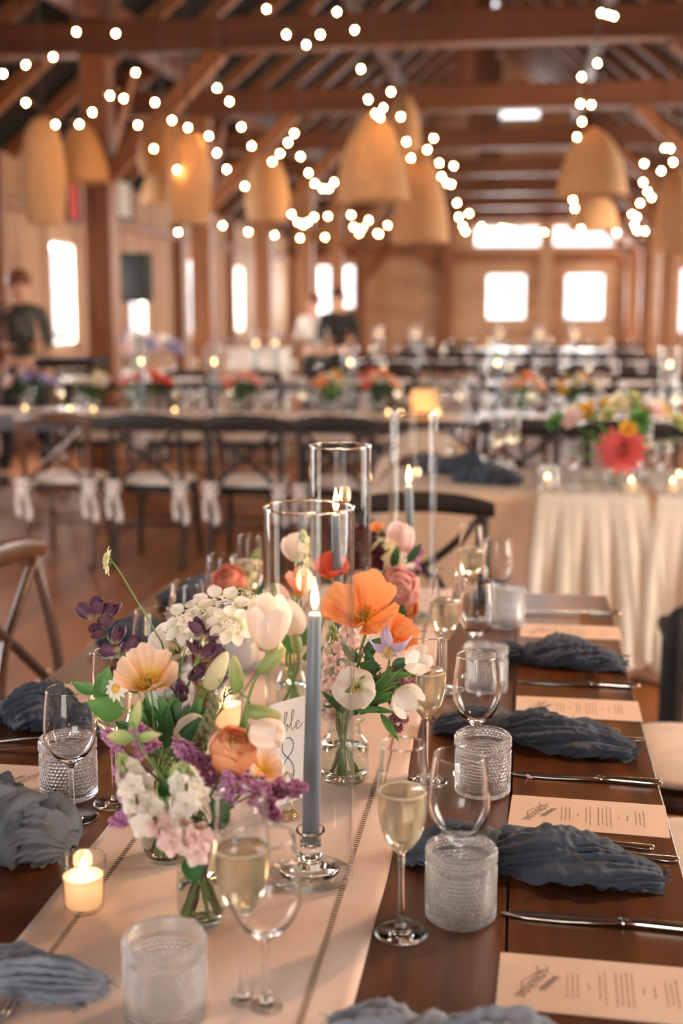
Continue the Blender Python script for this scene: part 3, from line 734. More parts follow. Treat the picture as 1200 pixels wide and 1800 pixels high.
def make_flute(label):
    t = thing('champagne_flute', label, 'champagne flute', (0, 0, 0), 'flutes of champagne')
    bo = sm([(0.0042, 0.100), (0.0105, 0.107), (0.0215, 0.124), (0.0275, 0.145), (0.0295, 0.166), (0.0288, 0.19), (0.0272, 0.215), (0.0258, 0.237)])
    bi = sm([(0.0247, 0.237), (0.0262, 0.215), (0.0278, 0.19), (0.0284, 0.166), (0.0264, 0.145), (0.0203, 0.125), (0.0085, 0.1095)])
    obj('bowl', MB().lathe([(0, 0.1)] + bo, 48).lathe(bi + [(0, 0.108)], 48), M_bowl, t)
    obj('rim', ring_mb(0.0252, 0.237, 0.0011), M_lip, t)
    obj('stem', MB().lathe([(0, 0.006), (0.007, 0.0062)] + sm([(0.0055, 0.012), (0.0038, 0.03), (0.0034, 0.06), (0.0036, 0.085), (0.0042, 0.0995)]) + [(0, 0.0995)], 24), M_glass, t)
    obj('foot', MB().lathe([(0, 0.0004), (0.031, 0.0004), (0.0328, 0.0012), (0.032, 0.0022)] + sm([(0.024, 0.003), (0.013, 0.0045), (0.0075, 0.006)]) + [(0, 0.006)], 48), M_glass, t)
    liq = [(r+0.00025, z) for r, z in reversed(bi) if z < 0.178]
    obj('champagne', MB().lathe([(0, 0.1078)] + liq + [(liq[-1][0], 0.1785), (0, 0.1785)], 48), M_champ, t)
    rr = liq[-1][0] - 0.0002
    obj('foam_ring', MB().lathe([(rr, 0.1787), (rr, 0.1812), (rr-0.0014, 0.1806), (rr-0.0022, 0.1788), (rr, 0.1787)], 48), M_foam, t)
    return t
def make_tumbler(label):
    t = thing('hobnail_tumbler', label, 'tumbler', (0, 0, 0), 'hobnail water tumblers')
    N, H_ = 44, 0.093
    rows = [0.007 + k*0.0054 for k in range(12)] + [0.0785 + k*0.0042 for k in range(3)]
    def bump(z, a):
        v = 0
        for k, zr in enumerate(rows):
            hw = 0.0028 if zr < 0.07 else 0.0021
            d = (z-zr)/hw
            if abs(d) < 1:
                e = ((a*N/(2*PI) + 0.5*(k % 2)) % 1 - 0.5)*2.15
                v = max(v, math.sqrt(max(0, 1-d*d-e*e)))
        return v
    def fo(u, v):
        z = 0.0015 + u*(H_-0.002); a = 2*PI*v
        r = 0.0416 + 0.0006*(u) + 0.0022*bump(z, a)
        if z < 0.005: r -= 0.004*(1-z/0.005)**2
        return Vector((r*math.cos(a), r*math.sin(a), z)), u
    b = MB().grid(fo, 150, 396, cv=True, flip=True)
    rin = [(0.0424, 0.0915), (0.0418, 0.0932), (0.0402, 0.0932), (0.0394, 0.091), (0.0385, 0.03), (0.0375, 0.011), (0.034, 0.0085), (0, 0.008)]
    b.lathe(rin, 64); b.lathe([(0, 0.0006), (0.0375, 0.0006), (0.0386, 0.0016)], 64)
    obj('glass_wall', b, M_hob, t)
    return t
wine = make_wine('wine glass standing before the closest hobnail tumbler on the flute side')
flute = make_flute('filled champagne flute standing beside the closest hobnail tumbler')
tumb = make_tumbler('closest hobnail tumbler on the bare wood, in front of a wine glass')
place(flute, (-0.1309, 1.3942, 0.76)); place(tumb, (-0.0628, 1.4443, 0.76)); place(wine, (-0.068, 1.478, TZ))
dup(flute, 'champagne flute whose champagne touches the white drooping bud of the poppy vase', (-0.1404, 1.8875, 0.76))
dup(tumb, 'hobnail tumbler in front of the slate napkin beside the second menu card', (-0.0505, 1.853, 0.76))
dup(wine, 'wine glass behind the second hobnail tumbler of the flute side', (-0.064, 1.93, TZ))
dup(flute, 'champagne flute between the pink ranunculus and the third wine glass', (-0.1413, 2.3671, 0.76))
dup(tumb, 'hobnail tumbler behind the second wine glass, beside the third napkin', (-0.0628, 2.3711, 0.76))
dup(wine, 'wine glass with the third hobnail tumbler at its stem', (-0.085, 2.47, TZ))
dup(flute, 'champagne flute farthest along the table, before the dark chair rail', (-0.1155, 2.8881, 0.76))
dup(wine, 'wine glass farthest along the flute side, before the brown tablecloth', (-0.0551, 2.9299, 0.76))
dup(tumb, 'farthest hobnail tumbler, near the bare end of the table', (-0.0302, 2.8898, 0.76))
dup(tumb, 'big blurred hobnail tumbler on the runner at the bottom of the picture', (-0.3589, 1.1789, 0.76))
dup(wine, 'blurred empty wine glass on the runner overlapping the blurred flute', (-0.2571, 1.208, 0.76))
dup(flute, 'blurred champagne flute in front of the lilac and stock bouquet', (-0.2836, 1.2153, 0.76))
dup(wine, 'sharp wine glass in front of the hobnail tumbler across the runner', (-0.6418, 1.6673, 0.76))
dup(tumb, 'hobnail tumbler behind the sharp wine glass beside the folded menu', (-0.677, 1.7478, 0.76))
dup(flute, 'champagne flute half hidden by green leaves of the first bouquet', (-0.5977, 1.7277, 0.76))
dup(wine, 'wine glass seen through the long green stem above the peach poppy', (-0.6602, 2.144, 0.76))
dup(wine, 'small wine glass behind the white lace flowers', (-0.6595, 2.3804, 0.76))
dup(wine, 'wine glass behind the coral ranunculus at the far corner', (-0.6551, 2.655, 0.76))
dup(flute, 'flute at the far corner beside the tall candle cylinder', (-0.5977, 2.6781, 0.76))
dup(tumb, 'tumbler with glinting beads half hidden behind the white lace flowers', (-0.5703, 2.434, 0.76))
dup(tumb, 'tumbler half hidden behind the peach poppy and dark blossoms', (-0.6266, 2.1325, 0.76))

# ---------------------------------------------------------------- candles: flame, taper, glass holder, tall cylinder
def flame_mat(name, k):
    t = NT(name); a = t.n('ShaderNodeAttribute'); a.attribute_name = 'along'
    cr = t.ramp(a.outputs['Fac'], [(0.0, (1.0, 0.36, 0.08, 1)), (0.25, (1.0, 0.60, 0.22, 1)), (0.6, (1.0, 0.70, 0.32, 1)), (1, (1.0, 0.52, 0.16, 1))])
    e = t.n('ShaderNodeEmission'); t.l(cr, e.inputs[0]); e.inputs[1].default_value = k; t.surf(e.outputs[0]); return t.m
M_flame = flame_mat('candle_flame', 17.0)
M_taper = NT('blue_taper_wax'); _p = M_taper.bsdf(sc(124, 135, 147), 0.42); _p.inputs['Subsurface Weight'].default_value = 0.15; _p.inputs['Subsurface Radius'].default_value = (0.01, 0.008, 0.006); M_taper.surf(_p.outputs[0]); M_taper = M_taper.m
M_wax = NT('ivory_wax'); _p = M_wax.bsdf(sc(255, 244, 228), 0.5); _t = M_wax.n('ShaderNodeBsdfTranslucent'); _t.inputs['Color'].default_value = sc(255, 238, 212); _m = M_wax.n('ShaderNodeMixShader'); _m.inputs[0].default_value = 0.5
M_wax.l(_p.outputs[0], _m.inputs[1]); M_wax.l(_t.outputs[0], _m.inputs[2]); M_wax.surf(_m.outputs[0]); M_wax = M_wax.m
M_wick = plain('wick', sc(40, 30, 26), 0.9)
FLAME = [(0, 0), (0.0028, 0.003), (0.0048, 0.009), (0.0052, 0.014), (0.0044, 0.021), (0.0030, 0.029), (0.0014, 0.037), (0, 0.044)]
def flame_light(loc, watts):
    d = bpy.data.lights.new('flame_light', 'POINT'); d.energy = watts; d.color = (1, 0.62, 0.32); d.shadow_soft_size = 0.012
    o = bpy.data.objects.new('flame_light', d); COL.objects.link(o); o.location = loc
def taper(label, base, tip, watts=0.5, r0=0.0112, r1=0.0086, group='lit blue taper candles', lean_label=None):
    """base / tip of the wax; the candle stands in its own glass stick"""
    base, tip = Vector(base), Vector(tip); ax = (tip-base); L = ax.length
    t = thing('taper_candle', label, 'candle', base, group); F_ = frame(base, ax)
    obj('wax', MB().lathe([(0, 0), (r0, 0), (r0, L*0.3), ((r0+r1)/2, L*0.65), (r1, L-0.004), (r1*0.8, L), (r1*0.5, L-0.0015), (0, L-0.002)], 28, F_), M_taper, t)
    obj('wick', MB().tube([tip - ax.normalized()*0.003, tip + ax.normalized()*0.006], 0.0009, 6), M_wick, t)
    fl = MB().lathe(FLAME, 16, Matrix.Translation(tip + ax.normalized()*0.003), al=[z/0.044 for r, z in FLAME])
    obj('flame', fl, M_flame, t)
    flame_light(tip + Vector((0, 0, 0.02)), watts)
    return t
def candlestick(label, loc):
    t = thing('candlestick', label, 'candlestick', loc, 'clear glass candlesticks'); T = Matrix.Translation(Vector(loc))
    obj('base', MB().lathe([(0, 0), (0.036, 0), (0.0385, 0.003), (0.036, 0.007)] + sm([(0.026, 0.010), (0.017, 0.014), (0.0155, 0.02)]) + [(0, 0.02)], 40, T), M_glass, t)
    obj('cup', MB().lathe([(0, 0.0205), (0.0155, 0.0205)] + sm([(0.0145, 0.028), (0.0145, 0.045), (0.0165, 0.052), (0.0195, 0.056)]) + [(0.0185, 0.0585), (0.0135, 0.055), (0.012, 0.048), (0.0118, 0.036), (0, 0.035)], 40, T), M_glass, t)
    return t
def cylinder(label, loc, h=0.488, r=0.0565):
    t = thing('hurricane_cylinder', label, 'glass cylinder', loc, 'tall clear candle cylinders'); T = Matrix.Translation(Vector(loc)); th = 0.003
    obj('glass_wall', MB().lathe([(r-th, 0.006), (r-th, h-0.002), (r-th*0.9, h), (r-th*0.1, h), (r, h-0.002), (r, 0.004), (r-0.002, 0.0008)], 80, T), M_cyl, t)
    obj('glass_floor', MB().lathe([(0, 0.0006), (r-0.0045, 0.0006), (r-0.0034, 0.003), (r-0.0036, 0.0056), (0, 0.0056)], 64, T), M_thin, t)
    rimr = r-th/2
    obj('rim', MB().tube([Vector(loc) + Vector((rimr*math.cos(q*PI/40), rimr*math.sin(q*PI/40), h)) for q in range(81)], 0.0019, 8, caps=False), M_glass, t)
    return t
RZ0 = TZ + 0.0062
def candle_set(which, base, tip_px, watts, lean):
    bx, by = base
    cylinder(which[0], (bx, by, RZ0)); candlestick(which[1], (bx, by, RZ0+0.0066))
    b0 = Vector((bx, by, RZ0+0.0066+0.0362)); taper(which[2], b0, tip_px, watts)
candle_set(('closest tall glass cylinder, around the blue taper in front of the table number', 'glass candlestick in the closest cylinder', 'blue taper candle in the closest cylinder, lit'), (-0.262, 1.517), (-0.2553, 1.517, 1.1196), 0.5, 0)
candle_set(('second tall glass cylinder, behind the closest one and the tulips', 'candlestick inside the second cylinder, hidden among flowers', 'lit taper in the second cylinder, hidden by flowers below its flame'), (-0.325, 2.215), (-0.3333, 2.215, 1.1314), 0.7, 0)
candle_set(('third tall glass cylinder, past the pink ranunculus near the table end', 'candlestick inside the third cylinder near the table end', 'lit blue-grey taper in the third cylinder near the table end'), (-0.254, 2.9), (-0.2637, 2.9, 1.0891), 0.7, 0)

def make_votive(label, loc, watts=0.35):
    t = thing('votive_candle', label, 'votive candle', loc, 'glass votives'); T = Matrix.Translation(Vector(loc))
    obj('glass_cup', MB().lathe([(0, 0.0005), (0.0225, 0.0005), (0.0245, 0.003)] + sm([(0.0252, 0.02), (0.0262, 0.04), (0.0285, 0.044), (0.0292, 0.066)]) + [(0.0285, 0.068), (0.0275, 0.066)] + sm([(0.0268, 0.045), (0.0246, 0.041), (0.0236, 0.02), (0.0228, 0.008)]) + [(0, 0.006)], 48, T), M_thin, t)
    obj('wax', MB().lathe([(0, 0.0066), (0.0222, 0.0072), (0.0232, 0.02), (0.0241, 0.04), (0.0255, 0.0445), (0.0235, 0.0445), (0.012, 0.0425), (0, 0.0425)], 40, T), M_wax, t)
    obj('wick', MB().tube([Vector(loc) + Vector((0, 0, 0.042)), Vector(loc) + Vector((0.0005, 0, 0.048))], 0.0008, 5), M_wick, t)
    obj('flame', MB().lathe([(r*0.9, z*0.55) for r, z in FLAME], 14, T @ Matrix.Translation((0, 0, 0.0455)), al=[z/0.044 for r, z in FLAME]), M_flame, t)
    flame_light(Vector(loc) + Vector((0, 0, 0.058)), watts); return t
vz = TZ + 0.0063
make_votive('lit votive in clear glass at the corner of the runner', (-0.523, 1.386, vz), 0.2)
make_votive('lit votive glowing behind the green stems of the first bouquet', (-0.505, 2.07, vz), 0.2)
make_votive('lit votive barely seen between white tulips and lisianthus', (-0.47, 2.48, vz), 0.3)

# ---------------------------------------------------------------- bouquets: bud vases and single stems
G_STEM = plain('green_stem', sc(112, 142, 72), 0.55, var=0.15)
G_DARK = petalmat('dark_leaf', [(0, sc(44, 84, 44)), (0.6, sc(52, 104, 52)), (1, sc(70, 120, 60))], 0.25, 0.45)
G_MID = petalmat('mid_leaf', [(0, sc(84, 128, 62)), (0.6, sc(96, 150, 78)), (1, sc(120, 168, 92))], 0.35, 0.5)
G_PALE = petalmat('pale_green_bud', [(0, sc(128, 160, 84)), (0.5, sc(176, 192, 120)), (1, sc(226, 216, 160))], 0.3, 0.5)
P_PEACH = petalmat('peach_poppy_petal', [(0, sc(232, 176, 60)), (0.36, sc(246, 194, 92)), (0.58, sc(253, 206, 160)), (1, sc(255, 226, 204))], 0.4, 0.6, 0.3, 90)
P_ORANGE = petalmat('orange_poppy_petal', [(0, sc(246, 186, 60)), (0.25, sc(255, 152, 80)), (1, sc(255, 176, 118))], 0.4, 0.6, 0.25, 90)
P_APRICOT = petalmat('apricot_petal', [(0, sc(238, 196, 110)), (0.4, sc(250, 176, 112)), (1, sc(255, 204, 158))], 0.5, 0.55)
P_RED = petalmat('red_poppy_petal', [(0, sc(214, 70, 40)), (0.5, sc(232, 84, 58)), (1, sc(245, 112, 84))], 0.35, 0.6)
P_CORAL = petalmat('coral_petal', [(0, sc(242, 140, 100)), (0.5, sc(248, 156, 124)), (1, sc(252, 188, 164))], 0.5, 0.55)
P_PINK = petalmat('pink_petal', [(0, sc(252, 206, 160)), (0.4, sc(250, 184, 160)), (1, sc(250, 206, 204))], 0.5, 0.55)
P_PALEPINK = petalmat('pale_pink_petal', [(0, sc(214, 190, 140)), (0.3, sc(248, 216, 210)), (1, sc(252, 230, 226))], 0.4, 0.6)
P_IVORY = petalmat('ivory_petal', [(0, sc(214, 214, 150)), (0.3, sc(250, 234, 216)), (1, sc(255, 242, 232))], 0.4, 0.6)
P_WHITE = petalmat('white_petal', [(0, sc(206, 216, 160)), (0.25, sc(248, 240, 228)), (1, sc(254, 248, 242))], 0.4, 0.6)
P_CREAM = petalmat('cream_petal', [(0, sc(214, 214, 150)), (0.5, sc(240, 232, 196)), (1, sc(248, 242, 216))], 0.4, 0.6)
P_LILAC = petalmat('lilac_floret', [(0, sc(156, 92, 136)), (0.5, sc(204, 138, 186)), (1, sc(228, 178, 214))], 0.35, 0.6, 0.5)
P_MAUVE = petalmat('mauve_floret', [(0, sc(118, 62, 84)), (0.5, sc(168, 108, 128)), (1, sc(210, 156, 166))], 0.35, 0.6, 0.6)
P_DARK = petalmat('smoky_purple_petal', [(0, sc(206, 196, 140)), (0.32, sc(190, 160, 130)), (0.55, sc(112, 74, 96)), (1, sc(98, 64, 88))], 0.25, 0.55, 0.3)
P_WINE = petalmat('wine_red_petal', [(0, sc(120, 40, 36)), (0.5, sc(92, 28, 40)), (1, sc(70, 26, 42))], 0.25, 0.55)
P_LAV = petalmat('lavender_tepal', [(0, sc(196, 180, 206)), (0.5, sc(184, 172, 212)), (1, sc(206, 198, 226))], 0.35, 0.6)
P_YEL = plain('yellow_stamens', sc(232, 178, 70), 0.7)
P_YGREEN = plain('green_ovary', sc(150, 140, 60), 0.6)
P_SEED = plain('brown_seed_head', sc(104, 74, 60), 0.8)
M_vase = thin_glass('vase_glass', (0.95, 0.97, 0.95, 1), 1.45)
M_water = glass('vase_water', (0.97, 1, 0.97, 1), 0.0, 1.33)
RF = random.Random(11)

def petal(b, M, L, W, shape='round', cup=0.25, side=0.2, ruf=0.05, fr=7, nu=8, nv=10, al=(0, 1), tipcurl=0.0):
    ph = RF.uniform(0, 6.28)
    def fn(u, v):
        s = 2*v-1
        if shape == 'round': w = math.sin(min(1, u*1.02)*PI*0.5)**0.75 * (1 - 0.25*max(0, u-0.75)/0.25)
        elif shape == 'point': w = math.sin(PI*u**0.8)**0.9
        elif shape == 'oval': w = math.sin(PI*min(0.985, 0.06+0.94*u)**0.9)**0.6
        else: w = math.sin(PI*(0.08+0.9*u**1.5))**0.8
        ru = ruf*L*u*u*(math.sin(fr*s + ph) + 0.5*math.sin(2.3*fr*s + 1.7*ph) + 0.3*math.sin(4.1*fr*s + ph))
        y = L*u*(1 - 0.10*s*s*(1 if shape == 'round' else 0)) + 0.25*ru
        z = cup*L*u*u + side*W*(s*s)*w*0.5 + ru - tipcurl*L*max(0, u-0.6)**2*3
        return M @ Vector((s*w*W*0.5, y, z)), al[0] + (al[1]-al[0])*u
    return b.grid(fn, nu, nv, flip=True)
def cup(b, M, r, az, daz, t0, t1, sz=1.0, point=0.0, flare=0.0, ruf=0.0, nu=8, nv=8, off=0.0):
    """a petal lying on an ellipsoid: azimuth az +- daz, from polar angle t0 (bottom) to t1 (top)"""
    ph = RF.uniform(0, 6.28)
    def fn(u, v):
        s = 2*v-1; te = t1 + point*s*s
        th = t0 + (te-t0)*u; w = daz*(0.8+0.2*math.sin(min(1, u*1.3)*PI/2))
        a = az + s*w; rr = r*(1 + flare*u**3 + ruf*math.sin(5*s+ph)*u*u) + off
        return M @ Vector((rr*math.sin(th)*math.cos(a), rr*math.sin(th)*math.sin(a), rr*sz*math.cos(th))), u
    return b.grid(fn, nu, nv)

def leaf(b, p, d, L, W, up=(0, 0, 1), cupv=-0.15, shape='point'):
    d = Vector(d).normalized(); x = d.cross(Vector(up)).normalized(); z = x.cross(d)
    M = Matrix.Translation(Vector(p)) @ Matrix((x, d, z)).transposed().to_4x4()
    return petal(b, M, L, W, shape, cupv, 0.25, 0.03, 3, 9, 6)

def stem_thing(name, label, pts, r=0.0018, cat='flower', group=None, mat=None, r1=None):
    """Empty at the foot of the stem, its stem already built"""
    t = thing(name, label, cat, pts[0], group); path = spline(pts, 10*len(pts))
    obj('stem', MB().tube(path, [r + ((r1 or r*0.75)-r)*i/(len(path)-1) for i in range(len(path))], 8), mat or G_STEM, t)
    return t, path

def poppy(label, foot, head, face, Rr, mat, mids=(), n=5, open_=0.28, cupv=0.2, ruf=0.05, name='poppy', stamens=True, r=0.0019):
    face = Vector(face).normalized(); head = Vector(head)
    pts = [foot, *mids, head - face*0.02, head]
    t, path = stem_thing(name, label, pts, r); F_ = frame(head, face, RF.uniform(0, 6)); b = MB()
    for k in range(n):
        lay = k % 2
        e = open_ + 0.20*lay + RF.uniform(-.06, .1); a0 = 2*PI*k/n + RF.uniform(-.12, .12); q = Rr*RF.uniform(0.94, 1.06); ph = RF.uniform(0, 6.28)
        def fn(u, v, e=e, a0=a0, q=q, ph=ph):
            s = 2*v-1; a = a0 + s*(3.9/n if n > 1 else 1)
            ru = ruf*(0.9*math.sin(4*s+ph) + 0.5*math.sin(9*s+2*ph) + 0.22*math.sin(21*s+ph))*u**2.5 + 0.004*math.sin(44*s)*u
            rad = q*u*(1 - 0.10*s**4)*(1 + 0.35*ru)*math.cos(e)*(1 - 0.12*u*u)
            return F_ @ Vector((rad*math.cos(a), rad*math.sin(a), q*(u*math.sin(e) + cupv*u*u*(1-0.35*u) + 0.9*ru))), u
        b.grid(fn, 16, 64)
    obj('petals', b, mat, t)
    if stamens:
        b = MB()
        for k in range(70):
            a = RF.uniform(0, 2*PI); q = RF.uniform(0.10, 0.30)*Rr; z = RF.uniform(0.16, 0.30)*Rr
            b.tube([F_ @ Vector((q*.3*math.cos(a), q*.3*math.sin(a), 0.02*Rr)), F_ @ Vector((q*math.cos(a), q*math.sin(a), z))], 0.00035, 4)
            b.ball(F_ @ Vector((q*math.cos(a), q*math.sin(a), z)), 0.0011, 5, 4)
        obj('stamens', b, P_YEL, t)
        obj('ovary', MB().ball(F_ @ Vector((0, 0, 0.12*Rr)), (0.10*Rr, 0.10*Rr, 0.15*Rr), 14, 8, F_.to_3x3().to_4x4()), P_YGREEN, t)
    return t
def ranunculus(label, foot, head, face, Rr, mat, mids=(), lay=9, closed=0.0):
    face = Vector(face).normalized(); head = Vector(head)
    t, path = stem_thing('ranunculus', label, [foot, *mids, head - face*Rr*0.9], 0.0022); F_ = frame(head, face); b = MB()
    for k in range(lay):
        f = (k+1)/lay; n = 3 + k//2; r = Rr*(0.70 + 0.30*f)
        for j in range(n):
            cup(b, F_, r*RF.uniform(0.9, 1.08), 2*PI*j/n + k*0.9, PI/n*1.2, PI*0.86, (0.02 + (0.64-closed*0.7)*f)*PI*0.6, 0.86 + closed, 0.22, 0.10, 0.035, 9, 9)
    b.ball(F_ @ Vector((0, 0, Rr*(0.42 + closed*0.7))), Rr*0.24, 12, 8, al=0.2)
    obj('petals', b, mat, t)
    b = MB()
    for j in range(5): petal(b, F_ @ Matrix.Translation((0, 0, -Rr*0.78)) @ Matrix.Rotation(j*1.257, 4, 'Z') @ Matrix.Rotation(0.5, 4, 'X'), Rr*0.7, Rr*0.36, 'point', 0.3, 0.2, 0)
    obj('sepals', b, G_PALE, t); return t
def bell(label, foot, head, face, Rr, mat, mids=(), sz=1.45, open_=0.35, name='lisianthus', flare=0.12, calyx=G_MID, pt=0.25, stam=None):
    """cup-shaped bloom; head is the middle of the cup"""
    face = Vector(face).normalized(); head = Vector(head)
    t, path = stem_thing(name, label, [foot, *mids, head - face*Rr*sz*0.98], 0.0018); F_ = frame(head, face, RF.uniform(0, 6)); b = MB()
    for k in range(6):
        cup(b, F_, Rr*(1 + 0.05*(k % 2)), 2*PI*k/6, 0.78, PI*0.97, open_*PI*RF.uniform(0.85, 1.15), sz, pt, flare, 0.03, 14, 10)
    obj('petals', b, mat, t)
    if stam:
        b = MB()
        for k in range(7):
            a = k*0.9; b.tube([F_ @ Vector((0, 0, -Rr*sz*0.7)), F_ @ Vector((Rr*0.25*math.cos(a), Rr*0.25*math.sin(a), 0.0)), ], 0.0008, 5); b.ball(F_ @ Vector((Rr*0.25*math.cos(a), Rr*0.25*math.sin(a), 0.002)), 0.0018, 6, 5)
        obj('stamens', b, stam, t)
    b = MB()
    for j in range(5): petal(b, F_ @ Matrix.Translation((0, 0, -Rr*(sz*1.02+0.12))) @ Matrix.Rotation(j*1.257, 4, 'Z') @ Matrix.Rotation(0.12+0.1*(j % 2), 4, 'X'), Rr*0.9, Rr*0.4, 'point', 0.3, 0.2, 0)
    obj('calyx', b, calyx, t); return t
def bud(label, foot, head, axis, L, W, mids=(), mat=None, name='lisianthus_bud', cat='flower bud'):
    axis = Vector(axis).normalized(); head = Vector(head)
    t, path = stem_thing(name, label, [foot, *mids, head - axis*L*0.5], 0.0016); F_ = frame(head, axis)
    pr = [(0, -0.5), (0.28, -0.47), (0.44, -0.36), (0.5, -0.15), (0.46, 0.1), (0.33, 0.3), (0.16, 0.44), (0, 0.5)]
    obj('bud', MB().lathe([(r*W, z*L) for r, z in sm(pr, 3)], 14, F_, al=[k/(3*7) for k in range(3*7+1)]), mat or G_PALE, t)
    b = MB()
    for j in range(4): petal(b, F_ @ Matrix.Translation((0, 0, -L*0.5)) @ Matrix.Rotation(j*1.57, 4, 'Z') @ Matrix.Rotation(1.2, 4, 'X'), L*0.55, W*0.3, 'point', 0.05, 0.2, 0, nv=4)
    obj('sepals', b, G_MID, t); return t
def floret(b, M, s, n=4, rnd=RF, fat=0.75, nu=3, nv=3):
    for k in range(n):
        petal(b, M @ Matrix.Rotation(2*PI*k/n, 4, 'Z') @ Matrix.Rotation(rnd.uniform(0.1, 0.5), 4, 'X'), s, s*fat, 'oval', -0.1, 0.3, 0.03, 4, nu, nv)
def lilac(label, foot, base, tip, w, mat, mids=(), n=75, s=0.0062, name='lilac_spray', leafy=None):
    """panicle from base to tip, w = half width near the base"""
    base, tip = Vector(base), Vector(tip); ax = tip-base
    t, path = stem_thing(name, label, [foot, *mids, base, base.lerp(tip, 0.85)], 0.0016, mat=P_SEED); F_ = frame(base, ax); L = ax.length; b = MB()
    for k in range(n):
        f = RF.random()**1.2; a = RF.uniform(0, 2*PI); rr = w*(1-0.75*f)*RF.uniform(0.55, 1.1)*(0.75+0.35*math.sin(f*17))
        d = Vector((math.cos(a), math.sin(a), RF.uniform(-0.2, 0.8)))
        floret(b, frame(F_ @ Vector((rr*math.cos(a), rr*math.sin(a), f*L)), F_.to_3x3() @ d, RF.uniform(0, 6)), s*RF.uniform(0.8, 1.15))
    obj('florets', b, mat, t)
    if leafy:
        b = MB()
        for p, d, l, wd in leafy: leaf(b, p, d, l, wd)
        obj('leaf', b, G_DARK, t)
    return t
def stock(label, foot, base, tip, w, mat, mids=(), n=16, s=0.013, name='stock_flower', buds=True):
    base, tip = Vector(base), Vector(tip); ax = tip-base; L = ax.length
    t, path = stem_thing(name, label, [foot, *mids, base, base.lerp(tip, 0.97)], 0.0024); F_ = frame(base, ax); b = MB()
    for k in range(n):
        f = k/n; a = k*2.4; rr = w*(1-0.4*f)
        M = frame(F_ @ Vector((rr*math.cos(a), rr*math.sin(a), f*L*0.86)), F_.to_3x3() @ Vector((math.cos(a), math.sin(a), 0.35)), RF.uniform(0, 6))
        floret(b, M, s*(1-0.3*f), 5, fat=0.95, nu=5, nv=5); floret(b, M @ Matrix.Translation((0, 0, 0.002)), s*0.55*(1-0.3*f), 4, fat=0.9)
    obj('florets', b, mat, t)
    if buds:
        b = MB()
        for k in range(9):
            a = k*2.4; f = 0.82 + 0.2*k/9; q = w*0.55*(1.02-f)*4+0.002
            b.ball(F_ @ Vector((q*math.cos(a), q*math.sin(a), f*L)), (0.0032, 0.0032, 0.006), 7, 6, F_.to_3x3().to_4x4())
        obj('buds', b, G_PALE, t)
    return t
def dark_spike(label, foot, mids, heads, s=0.014, name='baptisia_stem', mat=None):
    """heads: world points of the pea blossoms; two rounded wings and a keel each, on short stalks"""
    t, path = stem_thing(name, label, [foot, *mids], 0.0017); top = path
    stalk = MB()
    for h in heads:
        h = Vector(h); q = min(top, key=lambda p: (p-h).length + 0.4*max(0, p.z-h.z+0.012)); d = (h-q)
        d = d.normalized() if d.length > 1e-4 else Vector((0, 0, 1))
        d = (d + Vector((0, 0, 0.5))).normalized(); stalk.tube([q, h - d*s*0.4], 0.0009, 5)
        F_ = frame(h, d, RF.uniform(0, 6)); b = MB()
        for k in (0, 1):
            cup(b, F_, s*0.5, PI*k, 1.05, PI*0.97, 0.20*PI, 1.75, 0.5, 0.55, 0.06, 9, 7)
        cup(b, F_, s*0.4, PI/2, 1.2, PI*0.97, 0.16*PI, 1.6, 0.4, 0.1, 0.03, 7, 6); cup(b, F_, s*0.4, -PI/2, 1.2, PI*0.97, 0.16*PI, 1.6, 0.4, 0.1, 0.03, 7, 6)
        obj('blossom', b, mat or P_DARK, t)
    obj('stalks', stalk, G_STEM, t); return t
def lace(label, foot, head, face, w, mat, mids=(), n=16, s=0.009, big=0.0, name='lace_flower', rayn=7):
    face = Vector(face).normalized(); head = Vector(head); hub = head - face*w*0.55
    t, path = stem_thing(name, label, [foot, *mids, hub], 0.0014); F_ = frame(head, face, RF.uniform(0, 6)); b = MB(); rays = MB()
    for k in range(n):
        q = w*math.sqrt((k+0.5)/n); a = k*2.4
        p = F_ @ Vector((q*math.cos(a), q*math.sin(a), -0.25*q*q/w + RF.uniform(-.001, .001)))
        if k % 2 == 0: rays.tube([hub, hub.lerp(p, 0.6) - face*0.001, p], 0.0006, 4)
        floret(b, frame(p, F_.to_3x3() @ Vector((0.4*math.cos(a), 0.4*math.sin(a), 1)), a), s*RF.uniform(0.8, 1.1), 5, fat=0.5)
    if big:
        for k in range(9):
            a = 2*PI*k/9; M = F_ @ Matrix.Rotation(a - PI/2, 4, 'Z') @ Matrix.Translation((0, w*0.8, 0)) @ Matrix.Rotation(RF.uniform(-.35, .2), 4, 'X')
            petal(b, M, big, big*0.95, 'oval', -0.1, 0.2, 0.06, 5, 7, 7)
    obj('florets', b, mat, t); obj('rays', rays, G_STEM, t); return t
def daisy(label, foot, head, face, Rr, mids=()):
    face = Vector(face).normalized(); head = Vector(head)
    t, path = stem_thing('chamomile', label, [foot, *mids, head], 0.0011); F_ = frame(head, face); b = MB()
    for k in range(12): petal(b, F_ @ Matrix.Rotation(2*PI*k/12, 4, 'Z') @ Matrix.Translation((0, Rr*0.25, 0)), Rr*0.78, Rr*0.36, 'oval', -0.15, 0.2, 0.02, 4, 4, 4)
    obj('petals', b, P_WHITE, t); obj('flower_eye', MB().ball(F_ @ Vector((0, 0, 0.001)), (Rr*.34, Rr*.34, Rr*.24), 12, 7, F_.to_3x3().to_4x4()), P_YEL, t); return t
def leafy(label, pts, leaves, mat=G_MID, name='leafy_sprig', cat='foliage', r=0.0016):
    t, path = stem_thing(name, label, pts, r)
    for p, d, l, w in leaves: obj('leaf', leaf(MB(), p, d, l, w, up=(0.2, -1, 0.6)), mat, t)
    return t
